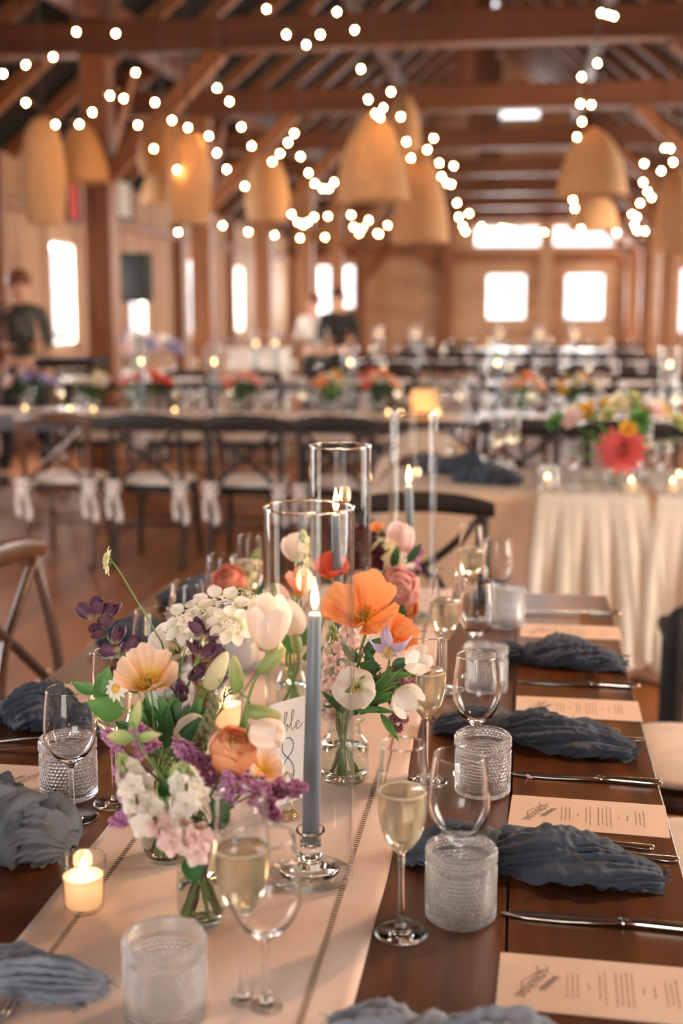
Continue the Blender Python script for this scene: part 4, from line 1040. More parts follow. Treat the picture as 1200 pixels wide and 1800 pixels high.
def dill(label, pts, n, L, name='dill_sprig', mat=None):
    t, path = stem_thing(name, label, pts, 0.0011); b = MB()
    for k in range(n):
        q = path[int(len(path)*(0.35 + 0.64*k/n))]; d = Vector((RF.uniform(-1, 1), RF.uniform(-.6, .6), RF.uniform(0.1, 1))).normalized(); e = q + d*L*RF.uniform(.6, 1)
        b.tube([q, q.lerp(e, 0.5)+Vector((0, 0, 0.002)), e], 0.0004, 4)
        for j in range(7):
            a = q.lerp(e, 0.25+0.1*j); f = (d + Vector((RF.uniform(-1, 1), RF.uniform(-1, 1), RF.uniform(-.4, 1)))).normalized(); b.tube([a, a + f*L*0.28], 0.0003, 3)
    obj('fronds', b, mat or G_MID, t); return t

def bud_vase(label, loc, h=0.098, r=0.036, neck=0.024, lip=0.029, water=0.055, style='bottle'):
    t = thing('bud_vase', label, 'vase', loc, 'clear glass bud vases'); T = Matrix.Translation(Vector(loc)); th = 0.0022
    if style == 'bottle': o = sm([(r, 0.004), (r, h*0.30), (r, h*0.58), (r*0.93, h*0.66), (neck*1.08, h*0.76), (neck, h*0.84), (neck, h*0.95), (lip, h)])
    else: o = sm([(r*0.9, 0.004), (r, h*0.2), (r*0.98, h*0.5), (r*0.9, h*0.8), (lip, h)])
    i = [(a-th, max(z, 0.007)) for a, z in reversed(o)]
    obj('glass_wall', MB().lathe([(0, 0.0006), (o[0][0]-0.003, 0.0006)] + o + [(lip-th/2, h+0.0008)] + i + [(0, 0.007)], 56, T), M_vase, t)
    obj('water', MB().lathe([(0, 0.0074)] + [(a-th-0.0004, max(z, 0.0076)) for a, z in o if z < water] + [(max(a for a, z in o if abs(z-water) < 0.03)-th-0.0006, water), (0, water)], 40, T), M_water, t)
    return t
VZ = TZ + 0.0063
VA, VB, VC, VD, VE, VF = (-0.462, 1.545, VZ), (-0.372, 1.378, VZ), (-0.267, 1.862, VZ), (-0.408, 2.18, VZ), (-0.36, 2.47, VZ), (-0.50, 2.62, VZ)
bud_vase('bud vase at the runner line, green stems of the peach poppy in its water', VA, 0.112, 0.036, 0.03, 0.034, 0.05, 'jar')
bud_vase('bud vase closest to the camera, under the white and pink stock', VB, 0.120, 0.030, 0.024, 0.028, 0.05, 'jar')
bud_vase('wide-shouldered bud vase under the orange poppies', VC, 0.098, 0.038, 0.026, 0.032, 0.052)
bud_vase('bud vase behind the closest candle cylinder, holding white tulips', VD, 0.098, 0.032, 0.024, 0.028, 0.05)
bud_vase('bud vase hidden under the pink ranunculus and dark red blossoms', VE, 0.098, 0.034, 0.026, 0.03, 0.05)
bud_vase('bud vase hidden under the coral ranunculus and white spike', VF, 0.098, 0.032, 0.024, 0.028, 0.05)
def ft(v, h=0.105):
    """a foot inside vase v and the point where the stem leaves its mouth"""
    a = RF.uniform(0, 6.28); q = 0.016
    return (v[0] - q*math.cos(a), v[1] - q*math.sin(a), v[2] + 0.012), (v[0] + 0.012*math.cos(a), v[1] + 0.012*math.sin(a), v[2] + h)

# first bouquet: vase A
f, m = ft(VA); poppy('open peach poppy with yellow middle facing the camera', f, (-0.4748, 1.52, 1.0113), (-0.05, -0.38, 0.92), 0.05, P_PEACH, [m], 4, 0.16, 0.42, 0.10)
f, m = ft(VA); lace('cream scabiosa bud nodding at the tip of the longest curving stem', f, (-0.555, 1.6, 1.1614), (-0.8, -0.3, 0.15), 0.013, P_CREAM, [m, (-0.4764, 1.6, 1.0204), (-0.4913, 1.6, 1.0686), (-0.5158, 1.6, 1.1098), (-0.5356, 1.6, 1.1439)], 14, 0.010, name='scabiosa')
f, m = ft(VA); dark_spike('smoky purple pea-blossom stem leaning out over the green leaves', f, [m, (-0.5094, 1.6, 0.9876), (-0.5343, 1.6, 1.0212), (-0.556, 1.6, 1.0525), (-0.5666, 1.6, 1.0778)],
    [(-0.5857, 1.6, 1.0875), (-0.5665, 1.59, 1.0962), (-0.5596, 1.6, 1.0924), (-0.55, 1.6, 1.0911), (-0.5618, 1.6, 1.0748), (-0.5652, 1.59, 1.0628), (-0.543, 1.6, 1.0563), (-0.5517, 1.6, 1.0374), (-0.5232, 1.6, 1.0426), (-0.5366, 1.61, 1.028), (-0.5363, 1.59, 1.0096)], 0.015)
f, m = ft(VA); dark_spike('smoky purple pea-blossom stem rising through the lace flowers', f, [m, (-0.4411, 1.55, 0.9785), (-0.4231, 1.55, 1.0262), (-0.4131, 1.55, 1.0652), (-0.4082, 1.55, 1.0823)],
    [(-0.4143, 1.55, 1.0836), (-0.3991, 1.55, 1.0765), (-0.4186, 1.55, 1.0573), (-0.4057, 1.55, 1.0517), (-0.3983, 1.56, 1.0476), (-0.4112, 1.54, 1.0296), (-0.4197, 1.54, 1.0215), (-0.4336, 1.53, 0.9993), (-0.4233, 1.53, 0.9765), (-0.4407, 1.55, 0.9989)], 0.015)
f, m = ft(VA); lace('lace flower head with big outer petals, topmost of the white cluster', f, (-0.3996, 1.6, 1.0981), (0.1, -0.55, 0.75), 0.028, P_WHITE, [m, (-0.4272, 1.58, 1.0251)], 18, 0.008, 0.022)
f, m = ft(VA); lace('lace flower head low in the white cluster over the wine glass', f, (-0.433, 1.58, 1.0877), (-0.2, -0.6, 0.7), 0.026, P_WHITE, [m, (-0.4456, 1.57, 1.0272)], 18, 0.008, 0.021)
f, m = ft(VA); lace('lace flower with drooping petals beside the lisianthus bell', f, (-0.3746, 1.56, 1.0887), (0.35, -0.5, 0.75), 0.018, P_WHITE, [m, (-0.4026, 1.56, 1.0241)], 16, 0.008, 0.018)
f, m = ft(VA); lace('greenish lace umbel standing clear above the lisianthus bell', f, (-0.3794, 1.66, 1.1053), (0.25, -0.35, 0.9), 0.021, P_CREAM, [m, (-0.4057, 1.62, 1.0225), (-0.3904, 1.65, 1.0782)], 16, 0.0065)
f, m = ft(VA); bell('creamy white sweet-pea bloom behind the peach poppy', f, (-0.4736, 1.62, 1.0456), (-0.1, -0.5, 0.6), 0.026, P_WHITE, [m], 0.95, 0.45, 'sweet_pea', 0.2)
f, m = ft(VA); bell('pale cream bloom tucked under the lace flowers by the glass', f, (-0.4548, 1.64, 1.0507), (0.3, -0.6, 0.5), 0.024, P_IVORY, [m], 0.95, 0.45, 'sweet_pea', 0.2)
f, m = ft(VA); bell('cream bloom low between the peach poppy and striped seed spike', f, (-0.407, 1.48, 0.9667), (-0.2, -0.8, 0.4), 0.020, P_IVORY, [m], 0.95, 0.45, 'sweet_pea', 0.2)
f, m = ft(VA); daisy('chamomile with yellow eye just above the peach poppy', f, (-0.4934, 1.57, 1.0331), (0, -0.6, 0.8), 0.018, [m, (-0.4874, 1.57, 0.9898)])
f, m = ft(VA); daisy('chamomile between the broad green leaves and peach poppy', f, (-0.5298, 1.55, 0.998), (-0.3, -0.85, 0.4), 0.018, [m])
f, m = ft(VA); leafy('broad bright green leaves reaching toward the sharp wine glass', [f, m, (-0.5098, 1.56, 0.9546), (-0.5449, 1.56, 0.9744), (-0.562, 1.56, 0.9895)],
    [((-0.5451, 1.56, 0.9704), (-0.25, 0.0, 0.9), 0.045, 0.030), ((-0.5543, 1.56, 0.9795), (0.2, 0.1, 1), 0.045, 0.026), ((-0.5621, 1.56, 0.9856), (-0.9, 0.0, 0.45), 0.038, 0.017), ((-0.5222, 1.55, 0.9621), (-0.5, -0.2, 0.25), 0.05, 0.034), ((-0.509, 1.55, 0.9532), (0.3, -0.4, 0.15), 0.05, 0.03)], G_MID)
f, m = ft(VA); leafy('small dark leaves poking up by the dark blossoms over the poppy', [f, m, (-0.5109, 1.58, 0.9976), (-0.515, 1.58, 1.0246)], [((-0.5135, 1.58, 1.0199), (-.1, 0, 1), 0.022, 0.013), ((-0.5136, 1.58, 1.0167), (.8, 0, .6), 0.02, 0.011), ((-0.5001, 1.57, 0.9892), (-.9, 0, .3), 0.03, 0.014)], G_DARK)
f, m = ft(VA); dill('feathery dill between the dark blossoms and the white bud', [f, m, (-0.4125, 1.55, 0.9721), (-0.3987, 1.55, 1.0117)], 26, 0.028)
f, m = ft(VA); dill('feathery dill under the peach poppy among green stems', [f, m, (-0.4531, 1.54, 0.942), (-0.4551, 1.54, 0.9889)], 20, 0.026)
f, m = ft(VA); dill('thin dill frond arching before the pale sweet pea', [f, m, (-0.4545, 1.6, 1.0021), (-0.4598, 1.6, 1.0499), (-0.477, 1.6, 1.0652)], 16, 0.018)
f, m = ft(VA); bud('pointed white bud opening at its tip beside the dark blossoms', f, (-0.3832, 1.52, 1.0382), (0.45, 0, 0.85), 0.058, 0.024, [m, (-0.4094, 1.53, 0.9865)], P_CREAM)
f, m = ft(VA); leafy('dark green foliage filling the mouth of the poppy vase', [f, m, (-0.458, 1.53, 0.9374)], [((-0.4664, 1.53, 0.9134), (-.7, -.1, .6), 0.05, 0.02), ((-0.4508, 1.53, 0.9142), (.5, -.2, .7), 0.05, 0.02), ((-0.4614, 1.54, 0.9179), (0.05, -.2, 1), 0.055, 0.02), ((-0.4404, 1.52, 0.9107), (.9, -.2, .3), 0.045, 0.02), ((-0.4795, 1.55, 0.9372), (-.3, .2, 1), 0.05, 0.016)], G_DARK)
f, m = ft(VA); dill('fennel-like tuft between the two purple stems and white bud', [f, m, (-0.3806, 1.5, 0.9824), (-0.3689, 1.5, 1.0169)], 26, 0.026)
f, m = ft(VA); leafy('narrow green leaves rising behind the orange ranunculus bud', [f, m, (-0.4244, 1.52, 0.9427), (-0.4123, 1.52, 0.9727)], [((-0.4283, 1.52, 0.9347), (-.3, 0, .9), 0.05, 0.012), ((-0.4204, 1.52, 0.9506), (.5, 0, .9), 0.045, 0.012), ((-0.4282, 1.5, 0.9342), (.1, -.1, 1), 0.06, 0.012), ((-0.4501, 1.53, 0.9456), (-.5, 0, .8), 0.045, 0.012)], G_DARK)
# lisianthus stem with its buds, leaning toward the closest cylinder
f, m = ft(VB); bell('large ivory lisianthus bell against the closest glass cylinder', f, (-0.2994, 1.44, 1.1242), (0.1, -0.15, 1), 0.0215, P_IVORY, [m, (-0.3385, 1.43, 0.9715), (-0.3221, 1.44, 1.0377), (-0.3033, 1.44, 1.0779)], 1.55, 0.27, 'lisianthus', 0.3, G_PALE, 0.45)
f, m = ft(VB); bud('green lisianthus bud hanging below the ivory bell, pointing down', f, (-0.3403, 1.44, 1.0592), (-0.1, 0, 1), 0.046, 0.018, [m, (-0.3254, 1.44, 1.005), (-0.3336, 1.44, 1.0336)])
f, m = ft(VB); bud('green lisianthus bud slanting up toward the blue taper', f, (-0.2949, 1.44, 1.0783), (0.8, 0, 0.75), 0.046, 0.018, [m, (-0.3296, 1.44, 1.0121), (-0.3134, 1.44, 1.0596)])
f, m = ft(VB); bud('yellow-green bud lying level above the white side bloom', f, (-0.3005, 1.42, 1.0172), (0.97, 0, -0.12), 0.046, 0.018, [m, (-0.3288, 1.42, 0.9936), (-0.318, 1.42, 1.0178)])
f, m = ft(VB); bell('white side bloom with green calyx in front of the table number', f, (-0.2945, 1.4, 0.9987), (0.95, -0.3, 0.0), 0.0175, P_IVORY, [m, (-0.3293, 1.4, 0.9827)], 1.3, 0.25)
f, m = ft(VB); ranunculus('orange ranunculus bud half open above the lilac', f, (-0.3371, 1.4, 0.9738), (0.25, -0.6, 0.8), 0.0265, P_APRICOT, [m], 8, 0.3)
f, m = ft(VB); poppy('blurred peach petals low beside the table number', f, (-0.3033, 1.42, 0.9444), (0.5, -0.4, 0.6), 0.026, P_PEACH, [m], 4, 0.3, 0.2, 0.06, 'sweet_pea', False)
f, m = ft(VA); leafy('dark leaf fan right behind the lilac under the peach poppy', [f, m, (-0.4527, 1.5, 0.9559)], [((-0.4616, 1.49, 0.936), (-.5, -.1, .8), 0.055, 0.022), ((-0.4464, 1.49, 0.9384), (.1, -.1, 1), 0.06, 0.022), ((-0.4313, 1.49, 0.9414), (.6, -.1, .8), 0.055, 0.02), ((-0.478, 1.5, 0.947), (-.8, 0, .5), 0.045, 0.02), ((-0.4413, 1.5, 0.9565), (.2, 0, 1), 0.05, 0.02), ((-0.4225, 1.5, 0.9498), (.3, 0, .9), 0.05, 0.018)], G_DARK)
f, m = ft(VA); leafy('mid-green leaves between peach poppy stem and striped spike', [f, m, (-0.4288, 1.51, 0.9614)], [((-0.4328, 1.51, 0.9535), (-.2, -.1, 1), 0.05, 0.018), ((-0.4212, 1.51, 0.9617), (.4, -.1, .9), 0.045, 0.018), ((-0.4468, 1.52, 0.9648), (-.4, 0, .9), 0.04, 0.016), ((-0.4075, 1.5, 0.9506), (.5, 0, .8), 0.045, 0.016)], G_MID)
# striped seed spike
f, m = ft(VA)
t, path = stem_thing('seed_spike', 'braided dark green seed spike beside the orange ranunculus bud', [f, m, (-0.3948, 1.46, 0.9429), (-0.3869, 1.46, 0.9732)], 0.0016, 'foliage')
b = MB(); p0, p1 = Vector((-0.3962, 1.46, 0.9466)), Vector((-0.3701, 1.46, 1.022))
for k in range(34):
    a = k*PI/2 + (k//4)*0.4; q = p0.lerp(p1, k/34); w = 0.008*(1-0.5*(k/34))
    b.ball(q + Vector((w*math.cos(a), w*math.sin(a), 0)), (0.0036, 0.0036, 0.0075), 7, 5)
obj('seed_head', b, plain('seed_husk', sc(120, 122, 84), 0.7, var=0.3, scale=160), t)
# lilacs of the first bouquet
for lab, bs, tp, w, mm, n in (
    ('lilac spray highest in the bouquet, just under the peach poppy', (-0.4456, 1.42, 0.9637), (-0.4636, 1.42, 0.9934), 0.017, P_LILAC, 46),
    ('lilac spray over the white stock, longest of the purple ones', (-0.3252, 1.4, 0.9243), (-0.4086, 1.4, 0.9822), 0.021, P_LILAC, 120),
    ('small lilac sprig sticking out toward the hobnail tumbler', (-0.4817, 1.42, 0.9676), (-0.5031, 1.42, 0.9826), 0.011, P_LILAC, 26),
    ('lilac spray peeking out beside the foot of the half-hidden flute', (-0.4499, 1.36, 0.9045), (-0.4755, 1.36, 0.8929), 0.012, P_LILAC, 32),
    ('lilac sprig edging the white stock beside the tumbler', (-0.4607, 1.38, 0.9222), (-0.4731, 1.38, 0.9574), 0.010, P_LILAC, 24),
    ('lilac spray in front of the orange ranunculus bud', (-0.3368, 1.37, 0.9334), (-0.3351, 1.37, 0.9567), 0.013, P_LILAC, 34),
    ('lilac spray crossing the lower corner of the table number', (-0.3041, 1.39, 0.9295), (-0.2462, 1.39, 0.9385), 0.015, P_LILAC, 70),
    ('lilac tips hanging down over the blurred flute rim', (-0.2956, 1.36, 0.9398), (-0.2735, 1.36, 0.9096), 0.012, P_LILAC, 40)):
    f, m = ft(VA, 0.112) if w > 0.0125 else ft(VB, 0.118)
    lilac(lab, f, bs, tp, w*1.15, mm, [m], int(n*1.35), 0.0074)
f, m = ft(VB, 0.118); stock('white stock stem at the front with green budded tip', f, (-0.4195, 1.33, 0.9133), (-0.4515, 1.33, 0.989), 0.014, P_WHITE, [m], 12, 0.019)
f, m = ft(VB, 0.118); stock('white stock stem beside the lilac, round flowers facing the camera', f, (-0.367, 1.32, 0.9262), (-0.3773, 1.33, 0.9813), 0.016, P_WHITE, [m], 10, 0.020)
f, m = ft(VB, 0.118); stock('pale pink stock lowest at the front of the bouquet', f, (-0.3828, 1.31, 0.9034), (-0.4091, 1.31, 0.9258), 0.013, P_PALEPINK, [m], 6, 0.019, buds=False)
f, m = ft(VB, 0.118); stock('pale pink stock flowers hanging against the closest vase', f, (-0.3536, 1.31, 0.8915), (-0.3578, 1.31, 0.9173), 0.012, P_PALEPINK, [m], 6, 0.018, buds=False)
f, m = ft(VB, 0.118); leafy('blurred pale green leaf tips at the front of the white stock', [f, m, (-0.4235, 1.34, 0.9855), (-0.4401, 1.34, 1.0259)], [((-0.4379, 1.34, 1.0054), (-.95, 0, .1), 0.036, 0.018), ((-0.4352, 1.34, 1.0055), (.8, 0, .25), 0.03, 0.013), ((-0.4404, 1.34, 1.0156), (.25, 0, 1), 0.04, 0.014), ((-0.3955, 1.34, 0.9593), (.5, -.2, .8), 0.03, 0.014)], G_PALE)
f, m = ft(VB, 0.118); leafy('broad dark leaves under the stock hanging into the closest vase', [f, m, (-0.3528, 1.36, 0.8976)], [((-0.3509, 1.36, 0.8907), (.25, -.1, .9), 0.05, 0.028), ((-0.3715, 1.34, 0.8699), (.1, -.2, -.95), 0.036, 0.028), ((-0.3463, 1.37, 0.9009), (-.6, 0, .7), 0.045, 0.022), ((-0.3995, 1.35, 0.9061), (.3, 0, .9), 0.05, 0.02), ((-0.4157, 1.36, 0.9293), (.6, 0, .8), 0.05, 0.022)], G_DARK)

# second bouquet: vase C
f, m = ft(VC); poppy('largest orange poppy, wide open beside the closest cylinder', f, (-0.232, 1.83, 1.0305), (-0.1, -0.5, 0.86), 0.069, P_ORANGE, [m, (-0.2427, 1.86, 0.9701)], 4, 0.14, 0.42, 0.09, r=0.0026)
f, m = ft(VC); poppy('orange poppy drooping just under the largest one', f, (-0.2015, 1.87, 0.9944), (0.55, -0.45, 0.45), 0.044, P_ORANGE, [m, (-0.2291, 1.88, 0.9559)], 4, 0.3, 0.4, 0.11)
f, m = ft(VC); t = poppy('lavender clematis with a tuft of pale stamens', f, (-0.1913, 1.8, 0.9951), (0.05, -0.85, -0.1), 0.0001, P_LAV, [m, (-0.1992, 1.82, 0.9519)], 1, 0, 0, 0, 'clematis', False)
b = MB(); F_ = frame((-0.1913, 1.8, 1.0012), (0.0, -0.8, -0.35))
for k, a in enumerate((0.15, 1.75, 3.3, 4.75)): petal(b, F_ @ Matrix.Rotation(a, 4, 'Z') @ Matrix.Rotation(-0.05, 4, 'X'), 0.034, 0.019, 'point', -0.25, 0.6, 0.07, 4, 9, 8, tipcurl=1.0)
obj('tepals', b, P_LAV, t); b = MB()
for k in range(46):
    a = RF.uniform(0, 6.28); q = RF.uniform(0.004, 0.011); b.tube([F_ @ Vector((0, 0, 0)), F_ @ Vector((q*.6*math.cos(a), q*.6*math.sin(a), 0.011)), F_ @ Vector((q*math.cos(a), q*math.sin(a), 0.021))], 0.00055, 4)
obj('stamens', b, plain('pale_stamens', sc(214, 190, 130), 0.7), t)
f, m = ft(VC); bell('open white tulip showing its yellow heart, facing the camera', f, (-0.24, 1.775, 0.9417), (-0.1, -0.9, 0.2), 0.026, P_WHITE, [m], 1.0, 0.46, 'tulip', 0.22, G_MID, 0.6, P_YEL)
f, m = ft(VC); bell('white bellflower drooping from the bouquet beside the second flute', f, (-0.1643, 1.82, 0.9115), (0.75, -0.2, -0.65), 0.0185, P_WHITE, [m, (-0.2071, 1.83, 0.919), (-0.1852, 1.82, 0.9338)], 1.35, 0.36, 'bellflower', 0.4, G_MID, 0.7)
f, m = ft(VC); bell('white bellflower pointing outward past the rim of the second flute', f, (-0.1477, 1.82, 0.9763), (0.8, -0.1, 0.45), 0.0175, P_WHITE, [m, (-0.2037, 1.83, 0.9263), (-0.1768, 1.82, 0.9591)], 1.4, 0.34, 'bellflower', 0.3, G_MID, 0.7)
f, m = ft(VC); lilac('mauve lilac spray hanging over the runner beside the bellflowers', f, (-0.1824, 1.86, 0.9454), (-0.1817, 1.86, 0.8492), 0.030, P_MAUVE, [m, (-0.2046, 1.87, 0.9277)], 190, 0.0062)
f, m = ft(VC); stock('pink larkspur spire seen through the closest cylinder', f, (-0.285, 1.88, 0.8699), (-0.2885, 1.88, 1.0086), 0.017, P_PALEPINK, [m], 18, 0.014, 'larkspur')
f, m = ft(VC); stock('pale pink larkspur beneath the largest orange poppy', f, (-0.2689, 1.92, 0.9429), (-0.2722, 1.93, 1.0057), 0.018, P_PALEPINK, [m], 12, 0.014, 'larkspur', False)
f, m = ft(VC); leafy('glossy dark leaves under the clematis', [f, m, (-0.2229, 1.83, 0.9345), (-0.2062, 1.82, 0.9668)], [((-0.2062, 1.82, 0.9579), (-.85, -.1, .3), 0.034, 0.022), ((-0.2085, 1.81, 0.966), (-.5, -.2, -.2), 0.028, 0.02), ((-0.1879, 1.81, 0.9669), (.85, 0, .4), 0.03, 0.017), ((-0.2213, 1.83, 0.957), (-.2, 0, .9), 0.03, 0.016)], G_DARK)
f, m = ft(VC); leafy('long willowy leaves spilling from the poppy vase toward the second flute', [f, m, (-0.2315, 1.83, 0.8871), (-0.2058, 1.82, 0.8916)], [((-0.2058, 1.82, 0.8898), (.55, -.05, -.75), 0.052, 0.013), ((-0.2316, 1.83, 0.898), (.8, -.2, .5), 0.055, 0.012), ((-0.2272, 1.83, 0.9072), (.9, 0, .75), 0.06, 0.016), ((-0.2185, 1.83, 0.9148), (.6, -.1, .9), 0.05, 0.014), ((-0.2434, 1.82, 0.8934), (.6, -.4, .2), 0.045, 0.013)], G_MID)
f, m = ft(VC); leafy('dense dark stems and leaves at the mouth of the poppy vase', [f, m, (-0.2447, 1.85, 0.8817), (-0.239, 1.86, 0.9109)], [((-0.2505, 1.84, 0.8774), (.4, -.3, .6), 0.05, 0.012), ((-0.2399, 1.84, 0.8797), (.7, -.1, .6), 0.055, 0.013), ((-0.259, 1.85, 0.8755), (-.5, -.2, .8), 0.05, 0.012), ((-0.2652, 1.85, 0.8771), (-.7, 0, .7), 0.05, 0.012), ((-0.2354, 1.86, 0.8927), (.3, 0, 1), 0.05, 0.012)], G_DARK)
f, m = ft(VC); t, path = stem_thing('seed_sprig', 'thin brown seed sprig beside the green poppy stem', [f, m, (-0.2439, 1.87, 0.9214), (-0.2427, 1.86, 0.9792)], 0.0009, 'foliage', mat=P_SEED)
b = MB()
for k in range(46): q = path[int(len(path)*(0.55+0.44*k/46))]; b.ball(q + Vector((RF.uniform(-.009, .009), RF.uniform(-.005, .005), RF.uniform(-.002, .006))), 0.0017, 5, 4)
obj('seeds', b, P_SEED, t)
f, m = ft(VC); leafy('thicket of narrow leaves between the open tulip and bellflowers', [f, m, (-0.2241, 1.84, 0.9087), (-0.2049, 1.84, 0.9431)], [((-0.2228, 1.83, 0.9029), (.9, -.2, .35), 0.05, 0.013), ((-0.2197, 1.84, 0.9225), (.7, 0, .8), 0.045, 0.014), ((-0.2154, 1.84, 0.9318), (-.4, 0, .9), 0.04, 0.014), ((-0.2003, 1.83, 0.9445), (.9, -.1, .2), 0.045, 0.012), ((-0.2316, 1.83, 0.8934), (.9, -.3, .05), 0.05, 0.011), ((-0.2124, 1.83, 0.9214), (.95, -.1, .5), 0.04, 0.012)], G_MID)
f, m = ft(VC); leafy('dark leaf cluster beneath the largest orange poppy', [f, m, (-0.2529, 1.87, 0.9302), (-0.2382, 1.88, 0.9739)], [((-0.2381, 1.88, 0.9647), (.7, 0, .7), 0.04, 0.02), ((-0.2458, 1.87, 0.9535), (-.6, 0, .7), 0.04, 0.018), ((-0.2475, 1.87, 0.935), (.8, -.1, .3), 0.04, 0.018), ((-0.1869, 1.9, 1.0072), (.2, 0, 1), 0.035, 0.02)], G_DARK)
# third bouquet: vase D behind the closest cylinder
f, m = ft(VD); poppy('orange cup poppy seen through the closest cylinder', f, (-0.3895, 2.15, 0.9881), (-0.05, -0.25, 0.95), 0.045, P_CORAL, [m], 5, 0.95, 0.25, 0.04)
f, m = ft(VD); bell('white tulip leaning toward the taper behind the cylinder', f, (-0.4027, 2.12, 0.9585), (-0.45, -0.3, 0.8), 0.025, P_IVORY, [m], 1.5, 0.22, 'tulip', 0.05)
f, m = ft(VD); bell('tall pale tulip behind the ivory lisianthus bell', f, (-0.4389, 2.2, 0.9641), (-0.25, -0.2, 0.9), 0.024, P_PALEPINK, [m], 1.6, 0.22, 'tulip', 0.05)
f, m = ft(VD); poppy('red poppy seen beside the flame of the closest taper', f, (-0.3416, 2.22, 1.0077), (0.1, -0.5, 0.8), 0.05, P_RED, [m, (-0.3672, 2.2, 0.9023)], 5, 0.7, 0.2, 0.05)
f, m = ft(VD); bell('ivory rose-like bloom high inside the cylinder view', f, (-0.4227, 2.3, 1.0497), (-0.2, -0.3, 0.9), 0.024, P_IVORY, [m], 1.2, 0.3, 'lisianthus', 0.15)
f, m = ft(VD); stock('cream stock spire high behind the closest cylinder', f, (-0.404, 2.28, 1.0124), (-0.4059, 2.28, 1.0833), 0.013, P_CREAM, [m], 12, 0.012)
f, m = ft(VD); bud('yellow-green bud glowing beside the taper', f, (-0.3907, 2.12, 0.9174), (-0.2, 0, 1), 0.05, 0.02, [m])
f, m = ft(VD); leafy('green leaves around the tulips behind the cylinder', [f, m, (-0.3963, 2.15, 0.8828)], [((-0.4015, 2.15, 0.8826), (-.5, 0, .9), 0.06, 0.018), ((-0.3911, 2.15, 0.8936), (.5, 0, .9), 0.06, 0.018), ((-0.386, 2.15, 0.8726), (.8, 0, .5), 0.05, 0.018)], G_MID)
f, m = ft(VD); stock('cream spire glowing warm beside the flame reflection', f, (-0.4231, 2.1, 0.9832), (-0.4268, 2.1, 1.0188), 0.008, P_CREAM, [m], 9, 0.008)
# fourth bouquet: vase E
f, m = ft(VE); ranunculus('pink ranunculus, largest, beside the orange poppy', f, (-0.2386, 2.42, 0.9491), (0.15, -0.85, 0.35), 0.040, P_PINK, [m], 10)
f, m = ft(VE); ranunculus('peach ranunculus tucked under the pink one', f, (-0.24, 2.46, 0.9023), (0.1, -0.6, 0.5), 0.036, P_APRICOT, [m], 9)
f, m = ft(VE); dark_spike('wine-red blossom spray above the orange poppy', f, [m, (-0.2934, 2.45, 0.9335), (-0.3109, 2.45, 0.9974), (-0.3249, 2.45, 1.0435)],
    [(-0.3433, 2.45, 1.0349), (-0.3318, 2.45, 1.055), (-0.3167, 2.44, 1.0514), (-0.3041, 2.45, 1.0383), (-0.3363, 2.45, 1.0083), (-0.3097, 2.44, 1.0192), (-0.2924, 2.44, 0.9999), (-0.2822, 2.45, 1.0157), (-0.3224, 2.45, 0.9888), (-0.3016, 2.45, 0.9778), (-0.3517, 2.46, 0.9942), (-0.3154, 2.45, 0.9656), (-0.328, 2.44, 0.9814), (-0.2866, 2.44, 0.9827)], 0.02, 'freesia_stem', P_WINE)
f, m = ft(VE); dark_spike('dark purple sprig high inside the second cylinder view', f, [m, (-0.3526, 2.5, 0.9681), (-0.3739, 2.5, 1.0509)], [(-0.3763, 2.5, 1.0568), (-0.3834, 2.5, 1.0364), (-0.368, 2.5, 1.0333), (-0.3787, 2.5, 1.0151), (-0.3645, 2.5, 1.0096)], 0.018, 'freesia_stem')
f, m = ft(VE); lace('white lace flower above the pink ranunculus', f, (-0.2902, 2.55, 1.0081), (0, -0.5, 0.8), 0.034, P_CREAM, [m], 26, 0.011)
f, m = ft(VE); lace('second white lace flower, nearer the third cylinder', f, (-0.2519, 2.55, 0.979), (0.1, -0.5, 0.8), 0.030, P_WHITE, [m], 22, 0.011)
f, m = ft(VE); daisy('chamomile beside the pink ranunculus top', f, (-0.2875, 2.4, 0.9749), (0, -0.7, 0.6), 0.02, [m])
f, m = ft(VE); lace('pale mauve phlox head over the orange poppy', f, (-0.3045, 2.4, 0.9698), (-0.1, -0.6, 0.7), 0.03, P_PALEPINK, [m], 16, 0.014, name='phlox')
f, m = ft(VE); poppy('small orange bloom peeking by the third cylinder', f, (-0.3033, 2.6, 1.029), (0, -0.4, 0.8), 0.022, P_ORANGE, [m], 5, 0.5)
f, m = ft(VE); leafy('green leaves between the lace flowers and ranunculus', [f, m, (-0.2701, 2.5, 0.9587)], [((-0.2606, 2.52, 0.9668), (.2, 0, 1), 0.05, 0.02), ((-0.2796, 2.48, 0.9568), (-.3, 0, 1), 0.05, 0.02), ((-0.2312, 2.52, 0.9796), (.6, 0, .9), 0.05, 0.018)], G_DARK)
f, m = ft(VE); bell('blush tulip rising inside the third cylinder view', f, (-0.2555, 2.62, 1.0106), (0.1, -0.2, 1), 0.028, P_PALEPINK, [m], 1.4, 0.25, 'tulip')
f, m = ft(VE); lilac('mauve spray against the third cylinder', f, (-0.23, 2.6, 0.951), (-0.2111, 2.6, 0.9983), 0.022, P_LILAC, [m], 50, 0.008)
